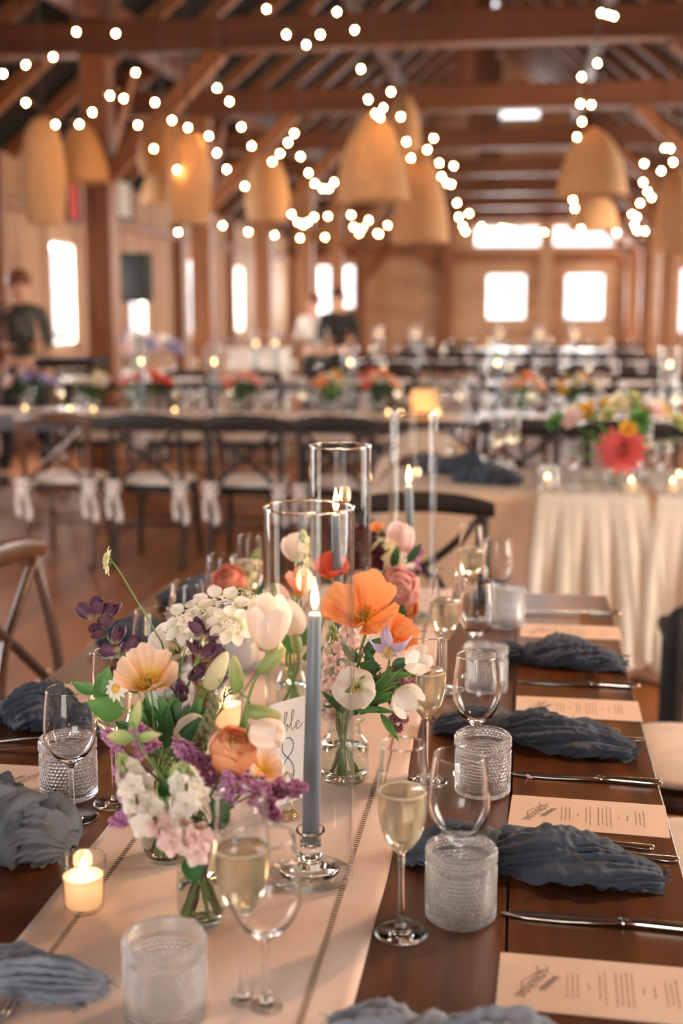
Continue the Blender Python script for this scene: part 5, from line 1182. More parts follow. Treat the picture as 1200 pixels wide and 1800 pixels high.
# fifth: vase F
f, m = ft(VF); ranunculus('coral ranunculus before the far wine glass', f, (-0.6268, 2.6, 0.9086), (-0.2, -0.7, 0.6), 0.036, P_CORAL, [m], 9)
f, m = ft(VF); stock('greenish white spire beside the coral ranunculus', f, (-0.5961, 2.62, 0.8912), (-0.5671, 2.62, 0.9771), 0.012, P_CREAM, [m], 14, 0.012)
f, m = ft(VF); stock('white stock low between coral ranunculus and lisianthus', f, (-0.5783, 2.55, 0.8577), (-0.5945, 2.58, 0.9003), 0.02, P_WHITE, [m], 10, 0.016)
f, m = ft(VF); leafy('dim green leaves behind the lisianthus bell', [f, m, (-0.5583, 2.55, 0.8647)], [((-0.5559, 2.55, 0.8648), (.4, 0, .9), 0.06, 0.024), ((-0.5683, 2.55, 0.8581), (-.5, 0, .9), 0.06, 0.024)], G_DARK)

# ---------------------------------------------------------------- table number in its wire stand
M_gold = NT('gold_wire'); _p = M_gold.bsdf((0.83, 0.60, 0.30, 1), 0.25, 1.0); M_gold.surf(_p.outputs[0]); M_gold = M_gold.m
M_white = plain('white_card', sc(236, 230, 232), 0.7, var=0.01)
M_blueink = plain('blue_ink', sc(112, 128, 164), 0.7)
nb = Vector((-0.327, 1.70, RZ0)); yaw = R(52)
t = thing('wire_card_stand', 'gold wire coil stand gripping the table number', 'card stand', nb)
b = MB()
for k in range(3):
    rr = 0.0145 - 0.0012*k; b.tube([nb + Vector((rr*math.cos(q*PI/12 + k), rr*math.sin(q*PI/12 + k), 0.0016 + 0.0026*k)) for q in range(23)], 0.0011, 6)
b.tube([nb + Vector((0.0145, 0, 0.003)), nb + Vector((0.006, 0.0, 0.02)), nb + Vector((0.003, 0.002, 0.036))], 0.0009, 6)
obj('coil', b, M_gold, t)
dx = Vector((math.cos(yaw), math.sin(yaw), 0)); dn = Vector((math.sin(yaw), -math.cos(yaw), 0))
b = MB(); c0 = nb + Vector((0, 0, 0.036)) + dn*0.0025
b.tube([c0 + dx*0.009*math.cos(q*PI/12 - PI/2) + Vector((0, 0, 0.017 + 0.017*math.sin(q*PI/12 - PI/2))) for q in range(25)], 0.0009, 6)
obj('clip_loop', b, M_gold, t)
CM = Matrix.Translation(nb + Vector((0, 0, 0.022))) @ Matrix((dx, Vector((0, 0, 1)), dn)).transposed().to_4x4()   # X along the card, Y up, Z out of its face
t = thing('table_number_card', 'white card reading Table 8 in blue, half hidden by the blue taper', 'table number', nb + Vector((0, 0, 0.022)))
obj('card', slab(MB(), [(x-0.002, y+0.0775) for x, y in rounded(0.106, 0.155, 0.002)], -0.001, 0.0005, CM), M_white, t, smooth=False)
def ink(name, lines, w, mat):
    b = MB()
    for ln in lines:
        q = spline([Vector((x, y, 0)) for x, y in ln], 8*len(ln)); stroke(b, [(p.x, p.y) for p in q], w, 0.0009)
    b.v = [CM @ p for p in b.v]; obj(name, b, mat, t, smooth=False)
def sh(l, dx_, dy_, k=1.0): return [(x*k+dx_, y*k+dy_) for x, y in l]
T_ = [[(-0.004, 0.022), (0.004, 0.0255), (0.012, 0.024), (0.019, 0.0265)], [(0.009, 0.025), (0.007, 0.014), (0.004, 0.003), (0.0, 0.001)]]
a_ = [[(0.009, 0.009), (0.005, 0.0115), (0.001, 0.007), (0.001, 0.002), (0.004, 0.0005), (0.008, 0.005), (0.0095, 0.011), (0.008, 0.004), (0.0095, 0.0005), (0.013, 0.003)]]
b_ = [[(0.0, 0.003), (0.006, 0.015), (0.0085, 0.024), (0.006, 0.026), (0.004, 0.018), (0.0035, 0.006), (0.005, 0.0005), (0.009, 0.004), (0.009, 0.0095), (0.0065, 0.008), (0.012, 0.007)]]
l_ = [[(0.0, 0.004), (0.006, 0.015), (0.0085, 0.024), (0.0062, 0.0265), (0.0042, 0.018), (0.004, 0.005), (0.006, 0.0005), (0.010, 0.004)]]
e_ = [[(0.0, 0.004), (0.006, 0.0065), (0.0075, 0.010), (0.0045, 0.011), (0.002, 0.006), (0.004, 0.0005), (0.009, 0.002), (0.014, 0.007)]]
ink('word_table', [sh(l, ox, 0.108, 1.15) for ls, ox in ((T_, -0.040), (a_, -0.026), (b_, -0.010), (l_, 0.003), (e_, 0.014)) for l in ls], 0.0009, M_ink)
E8 = [(0.0, 0.0), (0.011, 0.010), (0.0135, 0.021), (0.0075, 0.030), (-0.001, 0.030), (-0.0065, 0.021), (-0.004, 0.010), (0.006, 0.0), (0.013, -0.011), (0.014, -0.024), (0.007, -0.034), (-0.003, -0.034), (-0.0095, -0.024), (-0.008, -0.011), (0.0, 0.0)]
ink('numeral_eight', [sh(E8, -0.003, 0.066, 1.05)], 0.0016, M_blueink)

# ---------------------------------------------------------------- cross-back chairs
M_chair = wood('walnut_chair', sc(54, 30, 15), sc(100, 60, 32), 0.36, (18, 18, 3), coat=0.2)
M_chair_dark = wood('dark_chair', sc(18, 12, 8), sc(38, 23, 14), 0.65, (18, 18, 3), coat=0.0)
M_cushion = cloth('white_cushion', sc(242, 226, 214), 500, 0.1)
def make_chair(label, mat):
    """faces +Y; the back stands at -Y"""
    t = thing('cross_back_chair', label, 'chair', (0, 0, 0), 'cross-back chairs')
    def seat(u, v):
        a = 2*PI*v; q = u; w = 0.205 + 0.018*math.sin(a)
        k = (abs(math.cos(a))**4 + abs(math.sin(a))**4)**-0.25
        return Vector((q*w*k*math.cos(a), q*0.2*k*math.sin(a), 0.452 + 0.004*(1-q)*0)), u
    obj('seat', MB().grid(seat, 6, 40, cv=True), mat, t, solid=0.034)
    for s in (-1, 1):
        obj('back_leg', MB().tube(spline([(s*0.205, -0.27, 0), (s*0.2, -0.215, 0.25), (s*0.198, -0.2, 0.46), (s*0.2, -0.225, 0.66), (s*0.202, -0.27, 0.855)], 24), 0.0165, 8), mat, t)
        obj('front_leg', MB().tube([(s*0.19, 0.19, 0), (s*0.178, 0.165, 0.25), (s*0.172, 0.155, 0.44)], [0.013, 0.017, 0.018], 8), mat, t)
        obj('side_stretcher', MB().tube([(s*0.203, -0.23, 0.2), (s*0.183, 0.172, 0.2)], 0.010, 7), mat, t)
    def rail(u, v):
        x = (u-0.5)*0.47; a = 2*PI*v; y = -0.285 + 0.055*(2*u-1)**2*0.6; hgt = 0.034*(1-0.35*(2*u-1)**4)
        return Vector((x, y + 0.011*math.cos(a), 0.858 + 0.018*(1-(2*u-1)**2) + hgt*math.sin(a))), u
    obj('top_rail', MB().grid(rail, 20, 12, cv=True), mat, t)
    for s in (-1, 1):
        pts = spline([(-s*0.19, -0.262, 0.83), (-s*0.08, -0.268, 0.72), (s*0.02, -0.26, 0.645), (s*0.12, -0.235, 0.55), (s*0.19, -0.203, 0.475)], 20)
        b = MB(); b.tube(pts, 0.0135, 8); obj('cross_slat', b, mat, t)
    obj('front_stretcher', MB().tube([(-0.182, 0.172, 0.24), (0.182, 0.172, 0.24)], 0.010, 7), mat, t)
    obj('back_stretcher', MB().tube([(-0.2, -0.222, 0.26), (0.2, -0.222, 0.26)], 0.010, 7), mat, t)
    return t
def make_cushion(label):
    t = thing('chair_cushion', label, 'cushion', (0, 0, 0), 'white tie-on chair cushions')
    def f(u, v):
        a = 2*PI*v; p = PI*(u-0.5); k = (abs(math.cos(a))**5 + abs(math.sin(a))**5)**-0.2; c = math.cos(p)**0.5 if u not in (0, 1) else 0
        return Vector((0.2*k*math.cos(a)*c, 0.185*k*math.sin(a)*c, 0.027*math.sin(p) + 0.027)), u
    obj('pad', MB().grid(f, 14, 44, cv=True, flip=True), M_cushion, t)
    for s in (-1, 1):
        b = MB(); k0 = Vector((s*0.2, -0.245, 0.015))
        for dx, ln in ((-0.03, 0.19), (0.035, 0.21)):
            def rb(u, v, dx=dx, ln=ln):
                p = k0 + Vector((dx*math.sin(u*2.2), -0.006 - 0.012*math.sin(u*5), -ln*u)); return p + Vector(((v-0.5)*(0.022+0.012*u), 0.004*math.sin(u*9+v*3), 0)), u
            b.grid(rb, 14, 2)
        for sg in (-1, 1):
            def lp(u, v, sg=sg):
                a = 2*PI*u; return k0 + Vector((sg*0.045*(0.5-0.5*math.cos(a)) , -0.010 + (v-0.5)*0.012, 0.024*math.sin(a) + (v-0.5)*0.022)), u
            b.grid(lp, 14, 2)
        b.ball(k0 + Vector((0, -0.01, 0)), 0.014, 8, 6)
        b.grid(lambda u, v: (Vector((s*(0.175+0.03*u), -0.17-0.08*u, 0.02 - 0.004*u + (v-0.5)*0.02)), u), 6, 1)
        obj('ribbon_tie', b, M_cushion, t, solid=0.0015)
    return t
chair = make_chair('brown cross-back chair, outermost of the row before the long back table', M_chair)
chair_d = make_chair('dark cross-back chair, second in the row before the long back table', M_chair_dark)
cush = make_cushion('white tie-on cushion of the outermost brown chair in the row')
SEAT = 0.4695
def seat_at(c, first, x, y, rz, label, clabel=None, cfirst=False):
    o = place(chair if c == 'b' else chair_d, (x, y, 0), rz, label) if first else dup(chair if c == 'b' else chair_d, label, (x, y, 0), rz)
    if clabel:
        (place(cush, (x, y, SEAT), rz, clabel) if cfirst else dup(cush, clabel, (x, y, SEAT), rz))
RY = 7.12
xs = [(-2.6826, 6.9, 0.6536)[0], (-2.1267, 6.9, 0.663)[0], (-1.5599, 6.9, 0.6726)[0], (-1.0317, 6.9, 0.6816)[0]]
seat_at('b', True, xs[0], RY, 0.03, 'brown cross-back chair, outermost of the row before the long back table', 'white tie-on cushion on the brown chair at the outer end of the row', True)
seat_at('d', True, xs[1], RY, -0.02, 'dark cross-back chair, second in the row, next to the brown one', 'white tie-on cushion on the second chair of the row, bows hanging')
seat_at('d', False, xs[2], RY, 0.02, 'dark cross-back chair, third in the row before the long back table', 'white tie-on cushion on the third chair of the row')
seat_at('d', False, xs[3], RY, -0.02, 'dark cross-back chair, last in the row, half behind the second candle cylinder', 'white tie-on cushion on the last chair of the row, behind the candle cylinder')
for i, x in enumerate((-0.02, 0.55, 1.12, 1.70)):
    seat_at('d', False, x, RY, 0.0, 'dark cross-back chair behind the dahlia bouquet, back to the camera', 'white cushion on a dark chair behind the dahlia bouquet')
seat_at('b', False, -1.03, 2.95, R(-90), 'brown cross-back chair cut by the frame beside the long dark table', 'cushion on the brown chair cut by the frame')
seat_at('d', False, -0.32, 3.73, R(180), 'dark chair at the end of the table, behind the third candle cylinder')
seat_at('b', False, 0.45, 2.80, R(90), 'chair pushed under the table edge beside the knotted napkins, farther one', 'white cushion of the farther chair pushed under the table edge')
seat_at('b', False, 0.42, 2.22, R(90), 'chair pushed under the table edge by the second menu card', 'white cushion of the chair under the table edge by the second menu card')
for i, x in enumerate((-4.5, -3.35, -2.7, -2.1, -1.5, -0.9)):
    seat_at('d', False, x, 9.5, R(180), 'dark chair on the far side of the long back table, facing the camera', 'white cushion on a chair on the far side of the long back table')

# ---------------------------------------------------------------- tables behind
M_dtop = wood('dark_long_table', sc(40, 26, 18), sc(70, 46, 30), 0.35, (1, 20, 20), coat=0.2)
def plank_table(label, x0, x1, y0, y1, group='long dark plank tables behind'):
    cx, cy = (x0+x1)/2, (y0+y1)/2; t = thing('long_table', label, 'table', (cx, cy, 0), group)
    obj('table_top', MB().box((cx, cy, TZ-0.02), (x1-x0, y1-y0, 0.04)), M_dtop, t, smooth=False, bevel=0.004)
    for y in ((y0+y1)/2,): obj('apron', MB().box((cx, y, TZ-0.085), (x1-x0-0.3, 0.025, 0.09)), M_dtop, t, smooth=False)
    for x in (x0+0.12, x1-0.12):
        for y in (y0+0.1, y1-0.1): obj('leg', MB().box((x, y, 0.36), (0.08, 0.08, 0.72)), M_dtop, t, smooth=False)
    return t
plank_table('long dark table behind the row of white-cushioned chairs', -5.0, -0.35, 8.15, 8.95)
plank_table('long dark table behind the dahlia bouquet', -0.33, 2.0, 8.15, 8.95)
plank_table('long dark table farther back along the window wall', -5.0, -0.9, 12.3, 13.1)
plank_table('long dark table in the middle of the hall, third row', -0.6, 2.0, 12.3, 13.1)
plank_table('long dark table far back before the double doors', -2.6, 1.9, 17.0, 17.8)
plank_table('farthest dark table, nearest the double doors', -2.2, 1.9, 22.0, 22.8)
for lab, x0, x1, y in (('cream runner along the long back table behind the chair row', -4.95, -0.4, 8.55), ('cream runner on the dark table behind the dahlia bouquet', -0.28, 1.95, 8.55), ('cream runner on the third-row table in mid hall', -0.55, 1.95, 12.7), ('cream runner on the long table by the window wall', -4.95, -0.95, 12.7), ('cream runner on the table before the double doors', -2.55, 1.85, 17.4)):
    rt = thing('table_runner', lab, 'table runner', ((x0+x1)/2, y, TZ)); obj('cloth', MB().grid(lambda u, v: (Vector((x0+(x1-x0)*u, y-0.24+0.48*v, TZ + 0.0014 + 0.0008*math.sin(u*90))), u), 80, 4), M_linen, rt)
M_tcloth = cloth('cream_tablecloth', sc(216, 184, 156), 300, 0.15, 0.9, 0.04)
M_sheer = cloth('sheer_cream_gauze', sc(242, 236, 226), 500, 0.45, 0.95, 0.05)
M_wcloth = cloth('white_tablecloth', sc(244, 238, 236), 300, 0.15)
def cloth_round(label, c, r, mat, nf=16, group=None):
    t = thing('clothed_round_table', label, 'table', (c[0], c[1], 0), group)
    obj('leg', MB().tube([(c[0], c[1], 0.02), (c[0], c[1], 0.72)], 0.05, 12), M_dtop, t)
    obj('table_board', MB().lathe([(0, 0.72), (r-0.01, 0.72), (r-0.01, 0.752), (0, 0.752)], 48, Matrix.Translation((c[0], c[1], 0))), M_dtop, t)
    def f(u, v):
        a = 2*PI*v
        if u < 0.35: q = u/0.35*r; return Vector((c[0]+q*math.cos(a), c[1]+q*math.sin(a), TZ)), u
        d = (u-0.35)/0.65; fo = 0.05*d*math.sin(nf*a + 1.3*math.sin(3*a)) + 0.02*d*math.sin(2.3*nf*a); q = r + 0.006 + 0.07*d + fo
        return Vector((c[0]+q*math.cos(a), c[1]+q*math.sin(a), TZ - 0.745*d**1.05 - (0.0 if d < 0.02 else 0.002))), u
    obj('tablecloth', MB().grid(f, 30, 180, cv=True, flip=True), mat, t); return t
# the square-ended clothed table under the dahlia bouquet
t = thing('clothed_table', 'cream-clothed table under the dahlia bouquet, sheer drape down its corner', 'table', (0.65, 5.42, 0))
bx0, bx1, by0, by1 = -0.60, 1.9, 5.04, 5.85
obj('table_board', MB().box(((bx0+bx1)/2, (by0+by1)/2, 0.735), (bx1-bx0-0.02, by1-by0-0.02, 0.03)), M_dtop, t, smooth=False)
for x in (bx0+0.15, bx1-0.15):
    for y in (by0+0.15, by1-0.15): obj('leg', MB().box((x, y, 0.36), (0.06, 0.06, 0.72)), M_dtop, t, smooth=False)
per = []
def rim(s):
    W, D = bx1-bx0, by1-by0; P_ = 2*(W+D); q = (s % 1)*P_
    if q < W: return Vector((bx0+q, by0, 0)), Vector((0, -1, 0))
    q -= W
    if q < D: return Vector((bx1, by0+q, 0)), Vector((1, 0, 0))
    q -= D
    if q < W: return Vector((bx1-q, by1, 0)), Vector((0, 1, 0))
    return Vector((bx0, by1-(q-W), 0)), Vector((-1, 0, 0))
cc = Vector(((bx0+bx1)/2, (by0+by1)/2, 0))
def tc(u, v):
    p, n = rim(v)
    if u < 0.3: q = cc.lerp(p, u/0.3); return Vector((q.x, q.y, TZ)), u
    d = (u-0.3)/0.7; fo = d*(0.03*math.sin(v*150) + 0.022*math.sin(v*61+1))
    p = p + n*(0.008 + 0.05*d + fo); return Vector((p.x, p.y, TZ - 0.745*d)), u
obj('tablecloth', MB().grid(tc, 26, 260, cv=True, flip=True), M_tcloth, t)
def dr(u, v):
    s = v-0.5
    if u < 0.25: return Vector((0.275 + s*0.42, by1 - (by1-by0+0.03)*u/0.25, TZ + 0.004 + 0.002*math.sin(v*40))), u
    d = (u-0.25)/0.75; w = 0.42 + 0.24*d - 0.1*d*d
    return Vector((0.275 + 0.04*d + s*w, by0 - 0.075 - 0.065*d - 0.03*d*math.sin(v*26 + 2*d) - 0.016*math.sin(v*57)*d, TZ + 0.002 - 0.66*d - 0.04*d*s)), u
obj('sheer_drape', MB().grid(dr, 40, 70, flip=True), M_sheer, t)
def dr2(u, v):
    p = dr(u, v)[0]; return Vector((p.x*1.35 + 0.44, p.y + 0.004, p.z)), u
obj('sheer_drape', MB().grid(dr2, 40, 70, flip=True), M_sheer, t)
# chair in a cream throw, padded chair, both beside the clothed tables
t = thing('draped_chair', 'chair wrapped in a cream throw behind the cream-clothed table', 'chair', (-0.50, 6.5, 0))
def arch(u, v):
    a = PI*u; x = -0.50 - 0.29*math.cos(a); z = 0.40 + 0.47*math.sin(a)**0.7; n = 0.012*math.sin(u*26) + 0.01*math.sin(v*9+u*14)
    return Vector((x + 0.06*math.cos(a)*v*0.0 + n*0.4, 6.45 + 0.16*(v-0.5) + 0.04*math.sin(a*2) + n, z - 0.10*abs(v-0.5)*2 - 0.05*(1-math.sin(a)))), u
obj('cream_throw', MB().grid(arch, 40, 10), M_tcloth, t, solid=0.02)
obj('back_panel', MB().box((-0.50, 6.48, 0.62), (0.44, 0.03, 0.36)), M_chair, t, bevel=0.05)
obj('seat', MB().box((-0.50, 6.27, 0.44), (0.46, 0.44, 0.05)), M_chair, t, smooth=False, bevel=0.015)
for x in (-0.68, -0.32):
    for y in (6.1, 6.47): obj('leg', MB().tube([(x, y, 0), (x, y, 0.43)], 0.017, 8), M_chair, t)
M_black = plain('black_fabric', sc(15, 15, 16), 0.75); M_grey = cloth('grey_padding', sc(150, 142, 130), 300, 0.0)
gx, gy = 0.68, 3.85
t = thing('padded_chair', 'black-framed chair with grey padded back beside the sheer drape', 'chair', (gx, gy, 0))
obj('back_frame', MB().tube(spline([(gx-0.2, gy-0.02, 0.0), (gx-0.2, gy, 0.5), (gx-0.17, gy+0.03, 0.56), (gx-0.06, gy+0.05, 0.63), (gx+0.1, gy+0.05, 0.63), (gx+0.2, gy+0.03, 0.56), (gx+0.22, gy, 0.5), (gx+0.22, gy-0.02, 0)], 40), 0.032, 10), M_black, t)
obj('back_pad', MB().ball((gx-0.02, gy-0.02, 0.37), (0.135, 0.035, 0.175), 20, 12), M_grey, t)
obj('seat', MB().box((gx, gy+0.24, 0.43), (0.42, 0.44, 0.06)), M_black, t, bevel=0.02)
for x in (gx-0.18, gx+0.18): obj('front_leg', MB().tube([(x, gy+0.42, 0), (x, gy+0.42, 0.41)], 0.018, 8), M_black, t)

# ---------------------------------------------------------------- what stands on the tables behind
CLOTHZ = TZ + 0.0024
def bouquet(label, loc, cols, rnd, w=0.16, h=0.2, n=9, big=0.055, vase_r=0.045):
    loc = Vector(loc); t = thing('flower_arrangement', label, 'bouquet', loc, None); T = Matrix.Translation(loc)
    obj('vase', MB().lathe([(0, 0.001), (vase_r, 0.001), (vase_r, 0.10), (vase_r*0.9, 0.12), (vase_r*0.85, 0.12), (vase_r*0.92, 0.1), (vase_r*0.92, 0.008), (0, 0.008)], 24, T), M_vase, t)
    b = MB()
    for k in range(26):
        a = rnd.uniform(0, 6.28); q = rnd.uniform(0.3, 1)*w; p = loc + Vector((q*math.cos(a), q*math.sin(a)*0.7, 0.10 + rnd.uniform(0.0, h*0.8))); s = loc + Vector((0, 0, 0.09))
        b.tube([s, s.lerp(p, 0.5) + Vector((0, 0, 0.01)), p], 0.002, 5); leaf(b, s.lerp(p, 0.7), (p-s) + Vector((rnd.uniform(-.1, .1), rnd.uniform(-.1, .1), 0)), 0.07, 0.035)
    obj('foliage', b, G_DARK if rnd.random() < 0.5 else G_MID, t)
    for k in range(n):
        mat = cols[k % len(cols)]; a = 2.4*k + rnd.uniform(-.3, .3); q = w*math.sqrt((k+0.6)/n)*0.9
        p = loc + Vector((q*math.cos(a), q*math.sin(a)*0.7, 0.13 + h*(1-0.6*q/w) + rnd.uniform(-.02, .02))); d = Vector((math.cos(a)*0.7, math.sin(a)*0.5-0.5, 0.7)); b = MB(); F_ = frame(p, d); s = big*rnd.uniform(0.7, 1.1)
        for lay in range(3):
            for j in range(6): petal(b, F_ @ Matrix.Rotation(j*1.047+lay*0.5, 4, 'Z') @ Matrix.Rotation(0.25+0.42*lay, 4, 'X'), s*(1-0.2*lay), s*0.75, 'oval', 0.2, 0.3, 0.05, 4, 4, 4)
        obj('bloom', b, mat, t)
    return t
rb = random.Random(5)
P_YELLOW = petalmat('yellow_petal', [(0, sc(214, 130, 30)), (0.5, sc(246, 190, 60)), (1, sc(250, 212, 100))], 0.35)
P_PLUM = petalmat('plum_petal', [(0, sc(110, 60, 110)), (1, sc(176, 130, 180))], 0.35)
P_DAHLIA = petalmat('dahlia_petal', [(0, sc(212, 120, 60)), (0.25, sc(216, 86, 88)), (1, sc(232, 128, 126))], 0.35)
by = 8.45
bouquet('low bouquet of plum and green at the outer end of the long back table', ((-3.4656, 8.45, 0.9051)[0], by, CLOTHZ), [P_PLUM, P_PALEPINK, P_LAV], rb, 0.2, 0.16)
bouquet('pink and coral bouquet on the long back table behind the second chair', ((-2.6341, 8.45, 0.9131)[0], by, CLOTHZ), [P_CORAL, P_PINK, P_RED], rb, 0.2, 0.18, 10)
bouquet('peach bouquet on the long back table behind the third chair', ((-1.9448, 8.45, 0.9198)[0], by, CLOTHZ), [P_APRICOT, P_CORAL, P_PINK], rb, 0.16, 0.18)
bouquet('cream and green bouquet between the plum and pink ones', ((-2.9847, 8.45, 0.9098)[0], by, CLOTHZ), [P_CREAM, P_IVORY], rb, 0.14, 0.14, 7)
bouquet('yellow bouquet on the long back table before the standing couple', ((-1.3103, 8.45, 0.926)[0], by, CLOTHZ), [P_YELLOW, P_APRICOT, P_CREAM], rb, 0.16, 0.16)
bouquet('orange bouquet at the inner end of the long back table', ((-0.9903, 8.45, 0.9291)[0], by, CLOTHZ), [P_ORANGE, P_RED, P_PEACH], rb, 0.15, 0.2)
bouquet('small orange bouquet on the table behind the dahlias', ((-0.0251, 8.45, 0.9762)[0], by, CLOTHZ), [P_ORANGE, P_PALEPINK, P_PEACH], rb, 0.14, 0.16)
bouquet('muted ochre bouquet on the table behind the dahlias, near the taper', ((0.3303, 8.45, 0.9419)[0], by, CLOTHZ), [P_APRICOT, P_YELLOW, P_CREAM], rb, 0.16, 0.16)
# the dahlia bouquet
dl = Vector(((0.3941, 5.3, 0.7717)[0], 5.3, CLOTHZ))
t = bouquet('loose bouquet with one big red-pink dahlia and yellow blooms on the cream cloth', dl, [G_PALE, P_YELLOW, P_CREAM, G_MID, P_YELLOW, P_PALEPINK, G_PALE], random.Random(8), 0.29, 0.26, 18, 0.055)
b = MB(); F_ = frame(dl + Vector((0.0, -0.16, 0.165)), (-0.05, -1, 0.2))
for lay in range(5):
    n = 13 - lay
    for j in range(n): petal(b, F_ @ Matrix.Rotation(j*2*PI/n + lay*0.3, 4, 'Z') @ Matrix.Rotation(0.08+0.26*lay, 4, 'X'), 0.108*(1-0.13*lay), 0.044, 'oval', 0.12, 0.5, 0.03, 4, 6, 5)
obj('dahlia', b, P_DAHLIA, t); obj('dahlia_eye', MB().ball(F_ @ Vector((0, 0, 0.012)), 0.017, 12, 8), P_APRICOT, t)

GW, GF, GT = 'wine glasses on the tables behind', 'flutes on the tables behind', 'tumblers on the tables behind'
def gl(src, label, x, y, z=CLOTHZ, grp=GW): return dup(src, label, (x, y, z), 0, grp)
for x, y, lab in (((-0.1619, 5.3, 0.7605)[0], 5.45, 'wine glass on the clothed table, closest to the dahlias among those left of them'), ((-0.324, 5.6, 0.7155)[0], 5.7, 'wine glass on the clothed table by the dark napkins')):
    gl(wine, lab, x, y)
gl(wine, 'wine glass on the cream cloth beside the dahlia, toward the candle cylinders', (0.2028, 5.2, 0.7817)[0], 5.2)
gl(wine, 'wine glass on the cream cloth past the dahlia, at the edge of the picture', (0.5627, 5.25, 0.7821)[0], 5.25)
gl(flute, 'flute on the clothed table among the glasses left of the dahlia', (-0.1153, 5.6, 0.7197)[0], 5.62, grp=GF)
gl(flute, 'flute on the cream cloth right behind the dahlia bouquet', (0.5295, 5.5, 0.7467)[0], 5.6, grp=GF)
gl(flute, 'flute on the clothed table beside the tumblers', (-0.0454, 5.7, 0.7072)[0], 5.75, grp=GF)
gl(tumb, 'tumbler on the cloth just left of the sheer drape', (0.1028, 5.15, 0.7631)[0], 5.14, TZ+0.007, GT)
gl(tumb, 'tumbler on the clothed table among the glasses', (-0.0795, 5.4, 0.7482)[0], 5.35, grp=GT)
gl(tumb, 'tumbler on the cream cloth behind the dahlia vase', (0.4779, 5.6, 0.7317)[0], 5.68, grp=GT)
for k, px in enumerate((20, 78, 118, 205, 226, 300, 318, 345, 385, 402, 452, 478, 505, 530, 548, 612, 640, 700)):
    y = 8.3 + 0.36*((k*7) % 5)/5
    gl([wine, flute, wine, wine][k % 4], 'glass among the place settings on the long table behind the chair row', (px-925)/2200*y*1.0 + 0.02, y, grp='glasses on the long back table')
for k, px in enumerate((780, 815, 850, 905, 940, 975, 1050, 1090, 1125, 1150, 1185)):
    y = 8.3 + 0.36*((k*7) % 5)/5
    gl([wine, flute, wine][k % 3], 'glass among the place settings on the table behind the dahlia bouquet', (px-925)/2200*y, y, grp='glasses behind the dahlia bouquet')
for r_, (y0, xa, xb, n) in enumerate(((12.5, -4.6, -1.1, 12), (12.5, -0.4, 1.9, 10), (17.2, -2.4, 1.8, 14), (22.2, -2.0, 1.8, 12))):
    for k in range(n):
        gl([wine, flute, wine][k % 3], ('glass on the dark table along the window wall', 'glass on the third-row table in mid hall', 'glass on the dark table before the double doors', 'glass on the farthest table')[r_], xa + (xb-xa)*k/(n-1), y0 + 0.4*((k*5) % 4)/4, grp=('glasses along the window wall', 'glasses on the third-row table', 'glasses before the double doors', 'glasses on the farthest table')[r_])
# candles behind: cylinder + stick + taper, and votives
cyl0 = next(o for o in COL.objects if o.name == 'hurricane_cylinder'); st0 = next(o for o in COL.objects if o.name == 'candlestick'); tp0 = next(o for o in COL.objects if o.name == 'taper_candle'); vo0 = next(o for o in COL.objects if o.name == 'votive_candle')
def back_candle(x, y, where, k=1.0):
    dup(cyl0, 'candle cylinder ' + where, (x, y, CLOTHZ), 0, 'candle cylinders on the tables behind'); dup(st0, 'candlestick in the cylinder ' + where, (x, y, CLOTHZ+0.0066), 0, 'candlesticks on the tables behind')
    dup(tp0, 'lit taper ' + where, (x, y, CLOTHZ+0.0428), 0, 'tapers on the tables behind')
for px, y, where in ((237, 8.3, 'behind the second chair of the row'), (372, 8.3, 'behind the third chair of the row'), (618, 8.35, 'by the orange bouquet on the long back table'),
                     (876, 8.35, 'on the table behind, to the side of the dahlia bouquet'), (1167, 8.3, 'on the table behind the dahlia, at the picture edge')):
    back_candle((px-925)/2200*y, y, where)
for px, y, where in ((449, 12.6, 'on the window-side table, outer of two'), (485, 12.7, 'on the window-side table, inner of two'), (670, 17.3, 'at one end of the table before the double doors'), (735, 17.3, 'second along the table before the double doors'),
                     (880, 17.4, 'under the first square far window'), (947, 17.3, 'between the two square far windows'), (1008, 17.4, 'under the second square far window')):
    back_candle((px-925)/2200*y, y, where)
for px, y, z, where in ((15, 8.2, CLOTHZ, 'at the outer end of the long back table'), (101, 8.2, CLOTHZ, 'over the outermost chair of the row'), (146, 8.2, CLOTHZ, 'between the first two chairs of the row'), (299, 8.2, CLOTHZ, 'over the second chair of the row'),
                        (688, 8.2, CLOTHZ, 'beside the square paper lantern, outer one'), (710, 8.22, CLOTHZ, 'beside the square paper lantern, closer one'), (775, 8.22, CLOTHZ, 'on the other side of the square paper lantern'),
                        (968, 5.1, TZ+0.007, 'on the sheer drape by the tumbler'), (1112, 5.08, CLOTHZ, 'before the dahlia vase'), (1182, 5.08, CLOTHZ, 'at the picture edge on the cream cloth'), (1192, 5.3, CLOTHZ, 'behind the one at the picture edge')):
    dup(vo0, 'lit votive ' + where, ((px-925)/2200*y, y, z), 0, 'votives on the tables behind')
lx = (-0.66, 8.4, 0.7447)[0]; t = thing('paper_lantern', 'square cream lantern glowing on the dark table behind the third cylinder', 'lantern', (lx, 8.4, CLOTHZ))
M_paper = NT('lantern_paper'); _p = M_paper.bsdf(sc(250, 214, 170), 0.7); _e = M_paper.n('ShaderNodeBsdfTranslucent'); _e.inputs[0].default_value = sc(255, 220, 170); _m = M_paper.n('ShaderNodeMixShader'); _m.inputs[0].default_value = 0.6
M_paper.l(_p.outputs[0], _m.inputs[1]); M_paper.l(_e.outputs[0], _m.inputs[2]); M_paper.surf(_m.outputs[0]); M_paper = M_paper.m
b = MB(); s = 0.085
